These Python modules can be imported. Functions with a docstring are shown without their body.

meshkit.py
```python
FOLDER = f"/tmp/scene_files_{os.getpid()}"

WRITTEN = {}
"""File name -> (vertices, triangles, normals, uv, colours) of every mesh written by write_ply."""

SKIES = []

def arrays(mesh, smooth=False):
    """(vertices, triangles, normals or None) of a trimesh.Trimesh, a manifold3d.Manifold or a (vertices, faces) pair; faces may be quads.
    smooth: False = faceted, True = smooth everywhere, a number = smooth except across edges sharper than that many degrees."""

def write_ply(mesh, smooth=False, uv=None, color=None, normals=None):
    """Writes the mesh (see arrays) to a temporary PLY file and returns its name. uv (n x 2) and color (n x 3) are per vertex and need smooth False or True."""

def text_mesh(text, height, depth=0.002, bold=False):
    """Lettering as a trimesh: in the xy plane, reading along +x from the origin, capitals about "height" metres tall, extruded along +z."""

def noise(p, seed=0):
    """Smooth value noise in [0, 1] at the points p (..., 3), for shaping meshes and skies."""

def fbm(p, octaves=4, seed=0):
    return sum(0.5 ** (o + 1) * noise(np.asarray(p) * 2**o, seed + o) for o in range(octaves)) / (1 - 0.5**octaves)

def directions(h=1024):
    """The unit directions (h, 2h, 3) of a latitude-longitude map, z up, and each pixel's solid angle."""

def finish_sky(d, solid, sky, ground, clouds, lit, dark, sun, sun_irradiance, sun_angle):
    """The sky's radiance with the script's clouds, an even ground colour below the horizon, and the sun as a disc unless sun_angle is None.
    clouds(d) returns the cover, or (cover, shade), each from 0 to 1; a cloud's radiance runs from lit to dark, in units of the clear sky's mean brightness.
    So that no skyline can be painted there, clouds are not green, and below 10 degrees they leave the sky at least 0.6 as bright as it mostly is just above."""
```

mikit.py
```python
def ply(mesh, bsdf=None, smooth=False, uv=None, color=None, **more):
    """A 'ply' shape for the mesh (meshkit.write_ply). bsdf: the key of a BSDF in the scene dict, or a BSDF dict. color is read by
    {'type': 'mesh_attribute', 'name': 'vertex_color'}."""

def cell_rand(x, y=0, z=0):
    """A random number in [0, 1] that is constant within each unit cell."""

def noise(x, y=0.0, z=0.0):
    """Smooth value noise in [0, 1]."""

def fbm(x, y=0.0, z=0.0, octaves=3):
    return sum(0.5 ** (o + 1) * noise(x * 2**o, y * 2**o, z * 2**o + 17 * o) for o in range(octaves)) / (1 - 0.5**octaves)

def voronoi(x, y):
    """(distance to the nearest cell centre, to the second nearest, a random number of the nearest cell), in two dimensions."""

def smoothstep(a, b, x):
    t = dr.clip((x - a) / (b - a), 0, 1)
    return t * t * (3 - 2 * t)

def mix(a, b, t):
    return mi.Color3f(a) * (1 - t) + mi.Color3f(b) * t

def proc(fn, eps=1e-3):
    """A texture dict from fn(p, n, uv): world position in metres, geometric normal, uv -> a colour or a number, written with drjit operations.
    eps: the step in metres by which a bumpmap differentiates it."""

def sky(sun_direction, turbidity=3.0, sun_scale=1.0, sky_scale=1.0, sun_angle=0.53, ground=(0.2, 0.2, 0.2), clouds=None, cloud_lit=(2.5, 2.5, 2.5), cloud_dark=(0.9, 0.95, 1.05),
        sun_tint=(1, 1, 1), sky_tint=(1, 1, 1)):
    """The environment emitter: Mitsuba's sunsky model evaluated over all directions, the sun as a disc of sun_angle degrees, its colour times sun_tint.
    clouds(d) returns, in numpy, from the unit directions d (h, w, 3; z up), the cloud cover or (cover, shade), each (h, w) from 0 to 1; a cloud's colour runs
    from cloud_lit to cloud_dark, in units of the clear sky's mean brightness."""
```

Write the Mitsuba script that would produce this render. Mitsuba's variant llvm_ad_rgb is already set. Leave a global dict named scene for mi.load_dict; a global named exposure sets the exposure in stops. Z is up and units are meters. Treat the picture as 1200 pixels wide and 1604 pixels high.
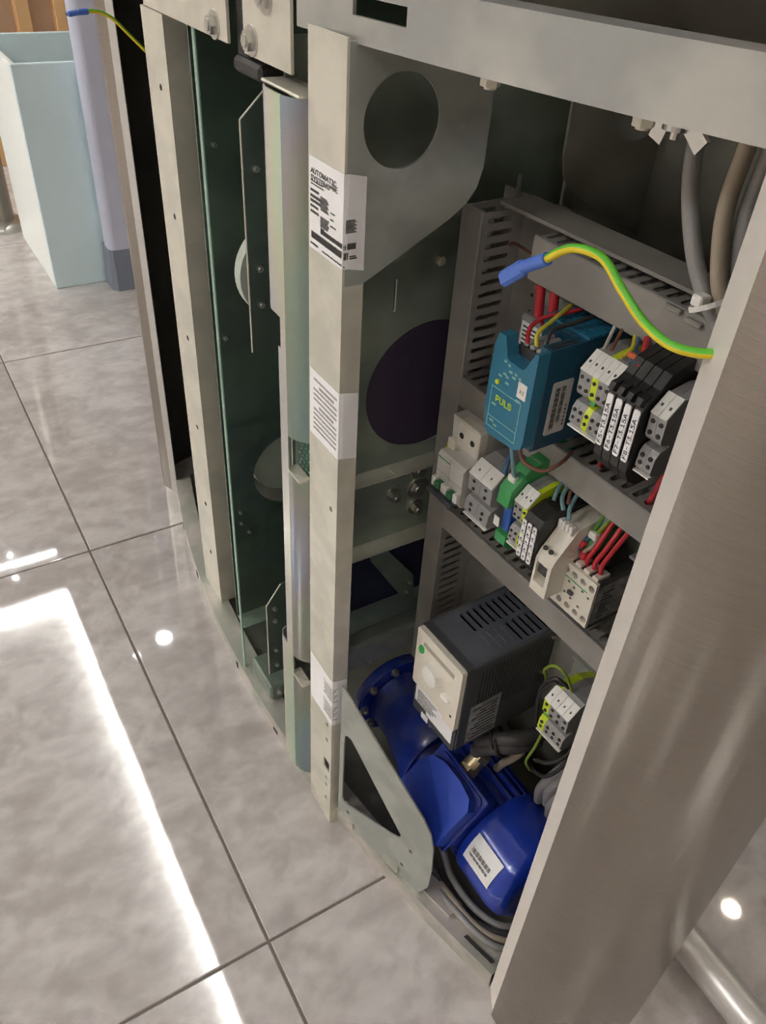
import math, random
import numpy as np, trimesh, mitsuba as mi, drjit as dr
import mikit, meshkit
from mikit import proc, fbm, noise, voronoi, cell_rand, smoothstep, mix
from shapely.geometry import Polygon, Point, box as sbox
from shapely import affinity
from shapely.ops import unary_union

random.seed(7); np.random.seed(7)
scene, labels = {}, {}

# ------------------------------------------------------------------ camera, light, exposure
exposure = 0.66
FWD = np.array([0.42742041, 0.65255027, -0.62569157]); UP = np.array([0.28394682, 0.56017437, 0.77818948])
EYE = np.array([0., 0., 1.0])
scene['camera'] = {'type': 'perspective', 'fov': 51.10, 'fov_axis': 'x', 'near_clip': 0.02, 'far_clip': 60.0,
                   'to_world': mi.ScalarTransform4f().look_at(origin=EYE.tolist(), target=(EYE + FWD).tolist(), up=UP.tolist())}
COVE = 230.0      # radiance of the LED strips in the ceiling cove
FILL_PANEL = 21.0      # radiance of the fill panels added to the ceiling
SPOT = 160.0     # radiance of the small downlights

# ------------------------------------------------------------------ materials
def lin(r, g, b):
    f = lambda c: c / 12.92 if c <= 0.04045 else ((c + 0.055) / 1.055) ** 2.4
    return [f(r / 255.), f(g / 255.), f(b / 255.)]
def rgb(c): return {'type': 'rgb', 'value': [float(x) for x in c]}
def two(b): return {'type': 'twosided', 'nested': b}
def plastic(name, c, rough=0.4, spec=0.5, **kw):
    scene[name] = two({'type': 'principled', 'base_color': rgb(lin(*c)) if not isinstance(c, dict) else c, 'roughness': rough, 'specular': spec, **kw})
def metal(name, c, rough=0.35, metallic=0.8, **kw):
    scene[name] = two({'type': 'principled', 'base_color': rgb(lin(*c)) if not isinstance(c, dict) else c, 'roughness': rough, 'metallic': metallic, 'specular': 0.5, **kw})

TILE, TX0, TY0 = 0.784, 0.1455, 0.405
def tile_color(p, n, uv):
    i = dr.floor((p.x - TX0) / TILE); j = dr.floor((p.y - TY0) / TILE)
    ox = 37 * cell_rand(i, j, 3); oy = 53 * cell_rand(i, j, 5)
    x, y = p.x + ox, p.y + oy
    w = fbm(x * 2.3, y * 2.3, 1.5, 4) - 0.5
    w2 = fbm(x * 9, y * 9, 7.5, 4) - 0.5
    a = fbm(x * 4.0 + 2.5 * w, y * 6.5 - 2.0 * w, 4.0, 6)
    b = fbm(x * 22 + 3 * w2, y * 30, 9.0, 5)
    b2 = fbm(x * 46 + 5 * w2, y * 60, 19.0, 4)
    t = smoothstep(0.28, 0.72, 0.34 * a + 0.36 * b + 0.30 * b2)
    base = mix(lin(167, 160, 157), lin(197, 192, 189), t)
    c = fbm(x * 60, y * 80, 13.0, 3)
    base = base * (0.93 + 0.14 * c)
    return base
scene['tile_bumpless'] = {'type': 'principled', 'base_color': proc(tile_color), 'roughness': 0.07, 'specular': 0.55}
scene['m_tile'] = two({'type': 'bumpmap', 'tex': proc(lambda p, n, uv: fbm(p.x * 9, p.y * 9, 3.0, 3), eps=4e-3), 'scale': 0.00010, 'bsdf': {'type': 'principled', 'base_color': proc(tile_color), 'roughness': 0.035, 'specular': 0.5}})
del scene['tile_bumpless']
plastic('m_grout', (104, 97, 92), 0.8, 0.2)
plastic('m_ceiling', (232, 230, 226), 0.8, 0.2)
plastic('m_wall', (206, 199, 190), 0.7, 0.3)
scene['m_wood_wall'] = two({'type': 'principled', 'base_color': rgb(lin(120, 98, 80)), 'roughness': 0.5})

def smudge(c1, c2, s=1.0):
    def fn(p, n, uv):
        a = fbm(p.x * 26 * s, p.y * 26 * s, p.z * 26 * s, 4)
        return mix(c1, c2, smoothstep(0.35, 0.68, a))
    return proc(fn)
metal('m_zinc', smudge(lin(218, 214, 198), lin(204, 201, 187)), 0.42, 0.35)
metal('m_zinc_dull', smudge(lin(176, 180, 172), lin(160, 164, 158)), 0.42, 0.4)
metal('m_zinc_band', smudge(lin(188, 187, 180), lin(162, 164, 162), 0.6), 0.36, 0.45)
metal('m_zinc_green', smudge(lin(128, 142, 128), lin(112, 124, 116)), 0.34, 0.5)
metal('m_zinc_skirt', smudge(lin(196, 188, 180), lin(170, 172, 160)), 0.42, 0.35)
def irid(p, n, uv):
    t = fbm(p.x * 6, p.y * 9, p.z * 3.2, 3) + 5.5 * (p.y - 0.58)
    s = lambda k: 0.5 + 0.5 * dr.cos(6.2832 * (t * 1.7 + k))
    return mi.Color3f(0.50 + 0.12 * s(0.0), 0.60 + 0.08 * s(0.36), 0.48 + 0.16 * s(0.64))
metal('m_irid', proc(irid), 0.24, 0.65)
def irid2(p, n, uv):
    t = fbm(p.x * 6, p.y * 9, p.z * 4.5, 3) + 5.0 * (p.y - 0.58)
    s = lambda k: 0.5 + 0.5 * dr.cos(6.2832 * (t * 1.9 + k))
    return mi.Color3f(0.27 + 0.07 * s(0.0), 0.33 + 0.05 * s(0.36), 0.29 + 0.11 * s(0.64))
metal('m_irid_shaded', proc(irid2), 0.22, 0.85)  # darker copy of m_irid: shade on the turned face put into its colour
metal('m_darkplate', smudge(lin(96, 112, 102), lin(82, 94, 88), 0.7), 0.30, 0.5)
metal('m_midplate', smudge(lin(166, 178, 164), lin(138, 150, 140), 0.6), 0.30, 0.45)
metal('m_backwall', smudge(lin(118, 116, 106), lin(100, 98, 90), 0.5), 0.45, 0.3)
metal('m_drum', (92, 82, 104), 0.32, 0.5)
metal('m_bolt', (205, 204, 198), 0.25, 0.9)
metal('m_drum_navy', (50, 52, 78), 0.3, 0.5)
metal('m_rail', (214, 212, 209), 0.36, 0.6)
metal('m_brass', (196, 178, 140), 0.28, 0.9)
def brushed(p, n, uv):
    g = noise(p.x * 900, p.y * 900, p.z * 9000) * 0.5 + 0.5 * fbm(p.x * 30, p.y * 30, p.z * 1500, 3)
    return mix(lin(134, 126, 117), lin(170, 162, 152), g)
scene['m_stainless'] = two({'type': 'principled', 'base_color': proc(brushed), 'roughness': 0.26, 'metallic': 0.95, 'specular': 0.5, 'anisotropic': 0.4})
metal('m_stainless_lit', (226, 220, 212), 0.5, 0.35)  # paler copy of the stainless, the lit look of the near edge in colour
plastic('m_black', (26, 25, 24), 0.5)
plastic('m_darkmetal', (52, 50, 48), 0.45)
plastic('m_duct', smudge(lin(150, 146, 140), lin(139, 136, 131), 0.8), 0.55, 0.35)
plastic('m_plate_grey', smudge(lin(142, 140, 134), lin(130, 128, 124), 0.6), 0.5, 0.4)
plastic('m_teal', (38, 108, 136), 0.38)
plastic('m_teal_dark', (22, 70, 92), 0.42)
plastic('m_print_teal', (128, 176, 168), 0.5)
plastic('m_yellow_led', (206, 210, 40), 0.3)
plastic('m_white', (232, 230, 224), 0.45)
plastic('m_cream', (222, 216, 202), 0.45)
plastic('m_cream_dark', (196, 188, 168), 0.5)
plastic('m_grey_block', (150, 149, 148), 0.5)
plastic('m_grey_breaker', (206, 203, 196), 0.45)
plastic('m_hole', (40, 39, 38), 0.7)
plastic('m_lime', (196, 214, 40), 0.42)
plastic('m_green', (60, 150, 84), 0.42)
plastic('m_green_dark', (40, 104, 66), 0.45)
plastic('m_leaf', (54, 164, 78), 0.5)
plastic('m_slate', smudge(lin(86, 90, 98), lin(78, 82, 90), 1.5), 0.5)
plastic('m_slate_side', (58, 60, 64), 0.55)
plastic('m_tagtext', (44, 42, 44), 0.6)
plastic('m_paper', (238, 238, 238), 0.5)
plastic('m_paper_dim', (206, 204, 198), 0.5)
plastic('m_print', (62, 60, 60), 0.6)
plastic('m_print_soft', (150, 148, 146), 0.6)
plastic('m_label_grey', smudge(lin(150, 150, 150), lin(112, 112, 112), 5.0), 0.4)
def motor_blue(p, n, uv):
    d = smoothstep(0.40, 0.72, fbm(p.x * 30, p.y * 30, p.z * 30, 4)) * dr.clip(n.z, 0, 1)
    return mix(lin(24, 48, 140), lin(98, 100, 122), 0.7 * d)
plastic('m_blue', proc(motor_blue), 0.26, 0.6)
plastic('m_blue_lid', (34, 66, 176), 0.5, 0.4)
plastic('m_blue_cover', (26, 54, 158), 0.16, 0.6)
plastic('m_blue_relay', (44, 92, 176), 0.35)
plastic('m_spade', (74, 112, 200), 0.35)
for nm, c in dict(red=(196, 50, 60), yellow=(206, 196, 60), dark=(48, 46, 46), grey=(142, 140, 138), brown=(110, 72, 60), blue=(78, 112, 150), teal=(108, 144, 148),
                  white=(204, 200, 190), orange=(214, 104, 56), green=(92, 132, 60), beige=(164, 152, 134), gyl=(126, 150, 50), charcoal=(66, 64, 64)).items():
    plastic('m_w_' + nm, c, 0.42, 0.4)
plastic('m_gy_green', (94, 186, 50), 0.4)
plastic('m_gy_yellow', (222, 200, 30), 0.4)
plastic('m_planter', (212, 234, 238), 0.3)
plastic('m_planter_side', (226, 232, 228), 0.3)
plastic('m_soil', smudge(lin(150, 142, 134), lin(126, 118, 112), 3), 0.9)
plastic('m_lilac', (184, 188, 206), 0.45)
plastic('m_plinth', (112, 120, 134), 0.5)
plastic('m_crate_panel', (196, 168, 142), 0.6)
plastic('m_crate_wood', (222, 180, 128), 0.55)
plastic('m_pcb', (22, 74, 54), 0.4)
scene['m_glass'] = {'type': 'thindielectric', 'int_ior': 1.5, 'specular_transmittance': rgb((0.86, 0.95, 0.90))}
plastic('m_glass_edge', (132, 164, 148), 0.35)
scene['m_clear'] = {'type': 'thindielectric', 'int_ior': 1.45}

# ------------------------------------------------------------------ mesh helpers
cat = lambda ms: trimesh.util.concatenate([m for m in ms if m is not None])
def hullof(pts): return trimesh.Trimesh(np.asarray(pts, float)).convex_hull
def bx(a0, a1, b0, b1, c0, c1, ch=0.0):
    if ch <= 0:
        m = trimesh.creation.box((a1 - a0, b1 - b0, c1 - c0)); m.apply_translation(((a0 + a1) / 2, (b0 + b1) / 2, (c0 + c1) / 2)); return m
    ch = min(ch, 0.45 * min(a1 - a0, b1 - b0, c1 - c0)); P = []
    for a, sa in ((a0, 1), (a1, -1)):
        for b, sb in ((b0, 1), (b1, -1)):
            for c, sc in ((c0, 1), (c1, -1)):
                P += [(a + sa * ch, b + sb * ch, c), (a + sa * ch, b, c + sc * ch), (a, b + sb * ch, c + sc * ch)]
    return hullof(P)
def extr(poly, h):
    gs = getattr(poly, 'geoms', [poly])
    return cat([trimesh.creation.extrude_polygon(g, h, engine='earcut') for g in gs if g.area > 0])
def mapped(m, O, A, B, Cc):
    M = np.eye(4); M[:3, 0], M[:3, 1], M[:3, 2], M[:3, 3] = A, B, Cc, O
    m = m.copy(); m.apply_transform(M)
    return m
def plate_y(poly, y, t=0.002):          # polygon in (x, z), a sheet facing -y, from y to y + t
    return mapped(extr(poly, t), (0, y + t, 0), (1, 0, 0), (0, 0, 1), (0, -1, 0))
def plate_x(poly, x, t=0.002):          # polygon in (-y, z), a sheet facing -x, from x to x + t
    return mapped(extr(poly, t), (x + t, 0, 0), (0, -1, 0), (0, 0, 1), (-1, 0, 0))
def cyl(p0, p1, r, sec=20, r1=None):
    p0, p1 = np.array(p0, float), np.array(p1, float); d = p1 - p0; L = np.linalg.norm(d); d /= L
    a = np.cross(d, [0, 0, 1.] if abs(d[2]) < .9 else [1., 0, 0]); a /= np.linalg.norm(a); b = np.cross(d, a)
    t = np.arange(sec) * 2 * np.pi / sec; ring = np.cos(t)[:, None] * a + np.sin(t)[:, None] * b
    V = np.vstack([p0 + r * ring, p1 + (r if r1 is None else r1) * ring, [p0], [p1]]); F = []
    for i in range(sec):
        j = (i + 1) % sec; F += [(i, j, sec + j), (i, sec + j, sec + i), (2 * sec, j, i), (2 * sec + 1, sec + i, sec + j)]
    m = trimesh.Trimesh(V, F, process=False); m.fix_normals() if m.volume < 0 else None
    return m
def lathe(prof, O, axis, sec=40):       # prof: (distance along the axis, radius)
    O, d = np.array(O, float), np.array(axis, float); d /= np.linalg.norm(d)
    a = np.cross(d, [0, 0, 1.] if abs(d[2]) < .9 else [1., 0, 0]); a /= np.linalg.norm(a); b = np.cross(d, a)
    t = np.arange(sec) * 2 * np.pi / sec; ring = np.cos(t)[:, None] * a + np.sin(t)[:, None] * b
    V = np.vstack([O + s * d + max(r, 1e-5) * ring for s, r in prof]); F = []
    for k in range(len(prof) - 1):
        for i in range(sec):
            j = (i + 1) % sec; F += [(k * sec + i, k * sec + j, (k + 1) * sec + j), (k * sec + i, (k + 1) * sec + j, (k + 1) * sec + i)]
    m = trimesh.Trimesh(V, F, process=False)
    if m.volume < 0: m.invert()
    return m
def smooth_path(pts, n=8):
    P = np.array(pts, float)
    if len(P) == 2: return np.linspace(P[0], P[1], 4)
    Q = np.vstack([2 * P[0] - P[1], P, 2 * P[-1] - P[-2]]); out = []
    for i in range(1, len(Q) - 2):
        for t in np.linspace(0, 1, n, endpoint=False):
            a, b, c, d = Q[i - 1], Q[i], Q[i + 1], Q[i + 2]
            out.append(0.5 * (2 * b + (c - a) * t + (2 * a - 5 * b + 4 * c - d) * t * t + (3 * b - a - 3 * c + d) * t ** 3))
    return np.array(out + [P[-1]])
def tube(pts, r, sec=10, n=8, half=None):
    """A bent tube; half = (h0, h1) keeps only the facets of that share of its girth (stripes of a two-coloured sleeve)."""
    P = smooth_path(pts, n); T = np.gradient(P, axis=0); T /= np.linalg.norm(T, axis=1, keepdims=True)
    u = np.cross(T[0], [0.3, 0.2, 0.9]); u /= np.linalg.norm(u); V, F = [], []
    for p, t in zip(P, T):
        u = u - t * (u @ t); u /= np.linalg.norm(u); w = np.cross(t, u)
        a = np.arange(sec) * 2 * np.pi / sec; V.append(p + r * (np.cos(a)[:, None] * u + np.sin(a)[:, None] * w))
    for k in range(len(P) - 1):
        for i in range(sec):
            if half and not (half[0] <= i < half[1]): continue
            j = (i + 1) % sec; F += [(k * sec + i, (k + 1) * sec + j, k * sec + j), (k * sec + i, (k + 1) * sec + i, (k + 1) * sec + j)]
    V = np.vstack(V)
    if not half:
        m = len(V); V = np.vstack([V, P[:1], P[-1:]]); e = (len(P) - 1) * sec
        for i in range(sec):
            j = (i + 1) % sec; F += [(m, i, j), (m + 1, e + j, e + i)]
    me = trimesh.Trimesh(V, F, process=False)
    if not half and me.volume < 0: me.invert()
    return me
def sheet(grid, t, keep=None, inward=None):
    """A bent sheet of thickness t from a grid (n, m, 3) of points; keep(i, j) leaves out cells."""
    G = np.asarray(grid, float); n, m = G.shape[:2]
    du = np.gradient(G, axis=0); dv = np.gradient(G, axis=1); N = np.cross(du, dv); N /= np.linalg.norm(N, axis=2, keepdims=True) + 1e-12
    if inward is not None and (N * np.asarray(inward)).sum() < 0: N = -N
    V = np.concatenate([G.reshape(-1, 3), (G + t * N).reshape(-1, 3)]); o = n * m; F = []
    K = [[(keep is None or keep(i, j)) for j in range(m - 1)] for i in range(n - 1)]
    on = lambda i, j: 0 <= i < n - 1 and 0 <= j < m - 1 and K[i][j]
    I = lambda i, j: i * m + j
    for i in range(n - 1):
        for j in range(m - 1):
            if not K[i][j]: continue
            a, b, c, d = I(i, j), I(i + 1, j), I(i + 1, j + 1), I(i, j + 1)
            F += [(a, c, b), (a, d, c), (a + o, b + o, c + o), (a + o, c + o, d + o)]
            for ok, p, q in ((on(i, j - 1), a, b), (on(i + 1, j), b, c), (on(i, j + 1), c, d), (on(i - 1, j), d, a)):
                if not ok: F += [(p, q, q + o), (p, q + o, p + o)]
    me = trimesh.Trimesh(V, F, process=False)
    if me.volume < 0: me.invert()
    return me
def rrect(a0, a1, b0, b1, r): return sbox(a0 + r, b0 + r, a1 - r, b1 - r).buffer(r, quad_segs=5)

# ------------------------------------------------------------------ scene entries
def numbered(key):
    used = lambda k: k in scene or k in labels
    if not used(key): return key
    i = 1
    while used(f'{key}_{i:03d}'): i += 1
    return f'{key}_{i:03d}'
def thing(name, label, category, group=None):
    k = numbered(name); labels[k] = {'label': label, 'category': category}
    if group: labels[k]['group'] = group
    return k
def part(parent, name, mesh, m, smooth=False, label=None, kind=None, **kw):
    k = numbered(parent + '__' + name)
    scene[k] = mikit.ply(mesh, m, smooth, **kw)
    if label or kind: labels[k] = {**({'label': label} if label else {}), **({'kind': kind} if kind else {})}
    return k
def single(name, mesh, m, label, category, smooth=False, group=None, **kw):
    k = thing(name, label, category, group); scene[k] = mikit.ply(mesh, m, smooth, **kw); return k
def struct(name, mesh, m, **kw):
    scene[name] = mikit.ply(mesh, m, **kw); labels[name] = {'kind': 'structure', 'label': kw.pop('label', name.replace('_', ' '))}
    return name

# ------------------------------------------------------------------ the room
RX0, RX1, RY0, RY1, HC = -4.0, 4.0, -3.2, 7.0, 2.8
struct('floor', bx(RX0, RX1, RY0, RY1, -0.05, -0.0015), 'm_grout')
labels['floor']['label'] = 'polished grey marbled tile floor with dark grout lines'
g = 0.0035
for i in range(-6, 6):
    for j in range(-5, 9):
        x0, y0 = TX0 + i * TILE, TY0 + j * TILE
        a0, a1, b0, b1 = max(x0 + g / 2, RX0), min(x0 + TILE - g / 2, RX1), max(y0 + g / 2, RY0), min(y0 + TILE - g / 2, RY1)
        if a1 - a0 < .05 or b1 - b0 < .05: continue
        c = 0.0012
        t = hullof([(a0, b0, -.004), (a1, b0, -.004), (a1, b1, -.004), (a0, b1, -.004), (a0, b0, -c), (a1, b0, -c), (a1, b1, -c), (a0, b1, -c),
                    (a0 + c, b0 + c, 0), (a1 - c, b0 + c, 0), (a1 - c, b1 - c, 0), (a0 + c, b1 - c, 0)])
        part('floor', 'tile', t, 'm_tile')
struct('wall_back', bx(RX0, RX1, RY1, RY1 + .1, 0, HC), 'm_wall')
struct('wall_front', bx(RX0, RX1, RY0 - .1, RY0, 0, HC), 'm_wall')
for k, (a, b) in enumerate([(-3.4, -2.5), (-.9, -.1), (.9, 1.9), (2.9, 3.7)]):  # unseen dark doors, added to reflect as streaks in the end cap
    struct(f'added_door_{k + 1}', bx(a, b, RY0, RY0 + .04, 0, 2.2, .01), 'm_wood_wall')
for k, (a, b) in enumerate([(-2.6, -1.6), (.4, 1.4)]):  # more unseen doors added on the right wall for those streaks
    struct(f'added_door_{k + 5}', bx(RX1 - .04, RX1, a, b, 0, 2.2, .01), 'm_wood_wall')
struct('wall_left', bx(RX0 - .1, RX0, RY0, RY1, 0, HC), 'm_wall')
struct('wall_right', bx(RX1, RX1 + .1, RY0, RY1, 0, HC), 'm_wall')
# ceiling with a recessed tray; LED strips lie hidden on the tray's ledge and wash its top
TXA, TXB, TYA, TYB = -3.3, 0.325, -2.4, 4.24
tray = Polygon([(RX0, RY0), (RX1, RY0), (RX1, RY1), (RX0, RY1)], [[(TXA, TYA), (TXB, TYA), (TXB, TYB), (TXA, TYB)]])
cm = extr(tray, 0.03); cm.apply_translation((0, 0, HC))
top = bx(RX0, RX1, RY0, RY1, HC + .135, HC + .165)
L = .2
side = cat([bx(TXB + L, TXB + L + .02, TYA - L, TYB + L, HC + .03, HC + .135), bx(TXA - L - .02, TXA - L, TYA - L, TYB + L, HC + .03, HC + .135),
            bx(TXA - L, TXB + L, TYB + L, TYB + L + .02, HC + .03, HC + .135), bx(TXA - L, TXB + L, TYA - L - .02, TYA - L, HC + .03, HC + .135)])
struct('ceiling', cat([cm, top, side]), 'm_ceiling')
labels['ceiling']['label'] = 'white ceiling with a lit recessed cove'
def emit_rect(x0, x1, y0, y1, z, up, rad):
    n = 1 if up else -1
    m = trimesh.Trimesh([(x0, y0, z), (x1, y0, z), (x1, y1, z), (x0, y1, z)], [(0, 1, 2), (0, 2, 3)] if up else [(0, 2, 1), (0, 3, 2)], process=False)
    return {**mikit.ply(m, 'm_white'), 'emitter': {'type': 'area', 'radiance': {'type': 'rgb', 'value': list(rad)}}}
WARM = np.array([1.0, 1.0, 0.99])
for k, r in enumerate([(TXB + .04, TXB + .08, TYA, TYB + .08), (TXA, TXB + .04, TYB + .04, TYB + .08), (TXA - .08, TXA - .04, TYA, TYB + .08)]):
    key = thing('led_strip', ['white LED strip hidden along the cove edge above the gate', 'white LED strip hidden along the far edge of the cove', 'white LED strip hidden along the cove edge away from the gate'][k], 'lamp')
    scene[key] = emit_rect(*r, HC + .034, True, COVE * WARM)
for k, (x, y) in enumerate([(-2.95, 0.6), (-2.95, 2.7), (-2.0, 3.7), (-1.9, -2.5), (-0.5, -2.75), (1.0, -2.8), (2.6, 5.6)]):  # unseen fill panels, added to light the cabinet and the room
    key = thing('fill_panel', 'flat square fill light panel added on the ceiling', 'lamp', 'added fill light panels on the ceiling')
    z = HC + .125 if x < TXB else HC - .012
    part(key, 'frame', bx(x - .31, x + .31, y - .31, y + .31, z, z + .012), 'm_white')
    scene[key + '__diffuser'] = emit_rect(x - .29, x + .29, y - .29, y + .29, z - .001, False, FILL_PANEL * WARM)
for k, (x, y, r, e, w) in enumerate([(.741, 3.50, .045, SPOT, (1, 1, 1)), (.072, 4.70, .018, SPOT * .6, (1, 1, 1)), (.053, 4.46, .018, SPOT * .6, (1, 1, 1)), (2.53, .59, .04, SPOT * .9, (1, .86, .66)), (.547, 3.44, .02, SPOT * .25, (1, 1, 1))]):
    key = thing('downlight', ['round white downlight on the ceiling above the passage', 'small white downlight beyond the slim linear lamp', 'small white downlight between the cove and the slim linear lamp', 'warm round downlight on the far side of the gate', 'tiny white downlight at the cove edge'][k], 'lamp')
    part(key, 'ring', lathe([(0, r), (0, r + .018), (.006, r + .018), (.012, r)], (x, y, HC), (0, 0, -1), 24), 'm_white')
    d = trimesh.creation.cylinder(r, .004, sections=24); d.apply_translation((x, y, HC - .006))
    scene[key + '__lens'] = {**mikit.ply(d, 'm_white'), 'emitter': {'type': 'area', 'radiance': {'type': 'rgb', 'value': [float(e * v) for v in w]}}}
key = thing('linear_light', 'slim white linear lamp on the ceiling past the cove', 'lamp')
part(key, 'housing', bx(-2.0, .35, 4.54, 4.61, HC - .03, HC), 'm_white')
scene[key + '__diffuser'] = emit_rect(-1.98, .345, 4.545, 4.605, HC - .031, False, 28 * WARM)

# ------------------------------------------------------------------ the gate cabinet (bowed front, x is depth, y runs along it)
def arcx(y, off=0.0): return .273 + off + (y - .76) ** 2 / 3.8
CB = thing('gate_cabinet', 'opened stainless speed gate cabinet showing its zinc plated frame and wiring', 'gate cabinet')
def arc_sheet(y0, y1, z0, z1, off=0.0, t=.002, n=24, mirror=False):
    ys = np.linspace(y0, y1, n); f = (lambda y: .88 - arcx(y, off)) if mirror else (lambda y: arcx(y, off))
    return sheet([[(f(y), y, z) for z in (z0, z1)] for y in ys], t, inward=(-1, 0, 0) if mirror else (1, 0, 0))
def arc_flat(y0, y1, z, w0, w1, t=.002, n=24):
    ys = np.linspace(y0, y1, n)
    return sheet([[(arcx(y) + w0, y, z), (arcx(y) + w1, y, z)] for y in ys], t, inward=(0, 0, -1))
# base: lip, ledge, floor tray
sk = part(CB, 'base_skirt', cat([arc_sheet(.236, 1.285, 0, .030), arc_flat(.236, 1.285, .030, 0, .030)]), 'm_zinc_skirt', 20)
ys = np.linspace(.21, 1.31, 30)
trayp = Polygon([(arcx(y, .03), y) for y in ys] + [(.88 - arcx(y, .01), y) for y in ys[::-1]])
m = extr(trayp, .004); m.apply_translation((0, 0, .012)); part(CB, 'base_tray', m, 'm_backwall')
for (y0, y1, z0, z1) in [(1.16, 1.175, .008, .014), (1.02, 1.035, .01, .018), (.80, .806, .008, .02), (.66, .672, .006, .012)]:
    part(CB, 'base_skirt__slot', arc_sheet(y0, y1, z0, z1, -.0006, .001, 3), 'm_hole')
# foot plate on the near ledge, with its slot
fp = [(0.3235, .372), (.338, .312), (.360, .316), (.345, .378)]
m = extr(Polygon(fp), .004); m.apply_translation((0, 0, .031)); part(CB, 'foot_plate', m, 'm_zinc_skirt')
sl = sheet([[(arcx(y) + .008, y, .0325), (arcx(y) + .013, y, .0325)] for y in np.linspace(.245, .285, 4)], .0006, inward=(0, 0, 1))
part(CB, 'base_skirt__slot', sl, 'm_hole')
# posts
def bolt(parent, p, d, r=.006, h=.005, washer=True, mat='m_bolt'):
    p, d = np.array(p, float), np.array(d, float); d /= np.linalg.norm(d)
    ms = [cyl(p, p + d * h, r, 6)]
    if washer: ms.append(cyl(p, p + d * .0015, r * 1.45, 16))
    ms.append(cyl(p + d * h, p + d * (h + .0015), r * .62, 12))
    return part(parent, 'bolt', cat(ms), mat)
fpst = part(CB, 'far_post', cat([bx(.298, .3005, .930, .998, 0, .872), bx(.298, .345, .9275, .930, .03, .872), bx(.298, .345, .996, .9985, .0, .872)]), 'm_zinc')
for z in (.12, .22, .36, .5, .66, .8):
    part(CB, 'far_post__hole', cyl((.2976, .956, z), (.2979, .956, z), .0035, 12), 'm_hole')
post = Polygon([(-.560, 0), (-.5045, 0), (-.5045, .916), (-.560, .916)], [[(-.523, .108), (-.509, .108), (-.509, .128), (-.523, .128)]])
post = post.difference(unary_union([Point(-.516, z).buffer(.003, quad_segs=4) for z in (.045, .075, .09, .17, .20, .53, .645)]))
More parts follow.
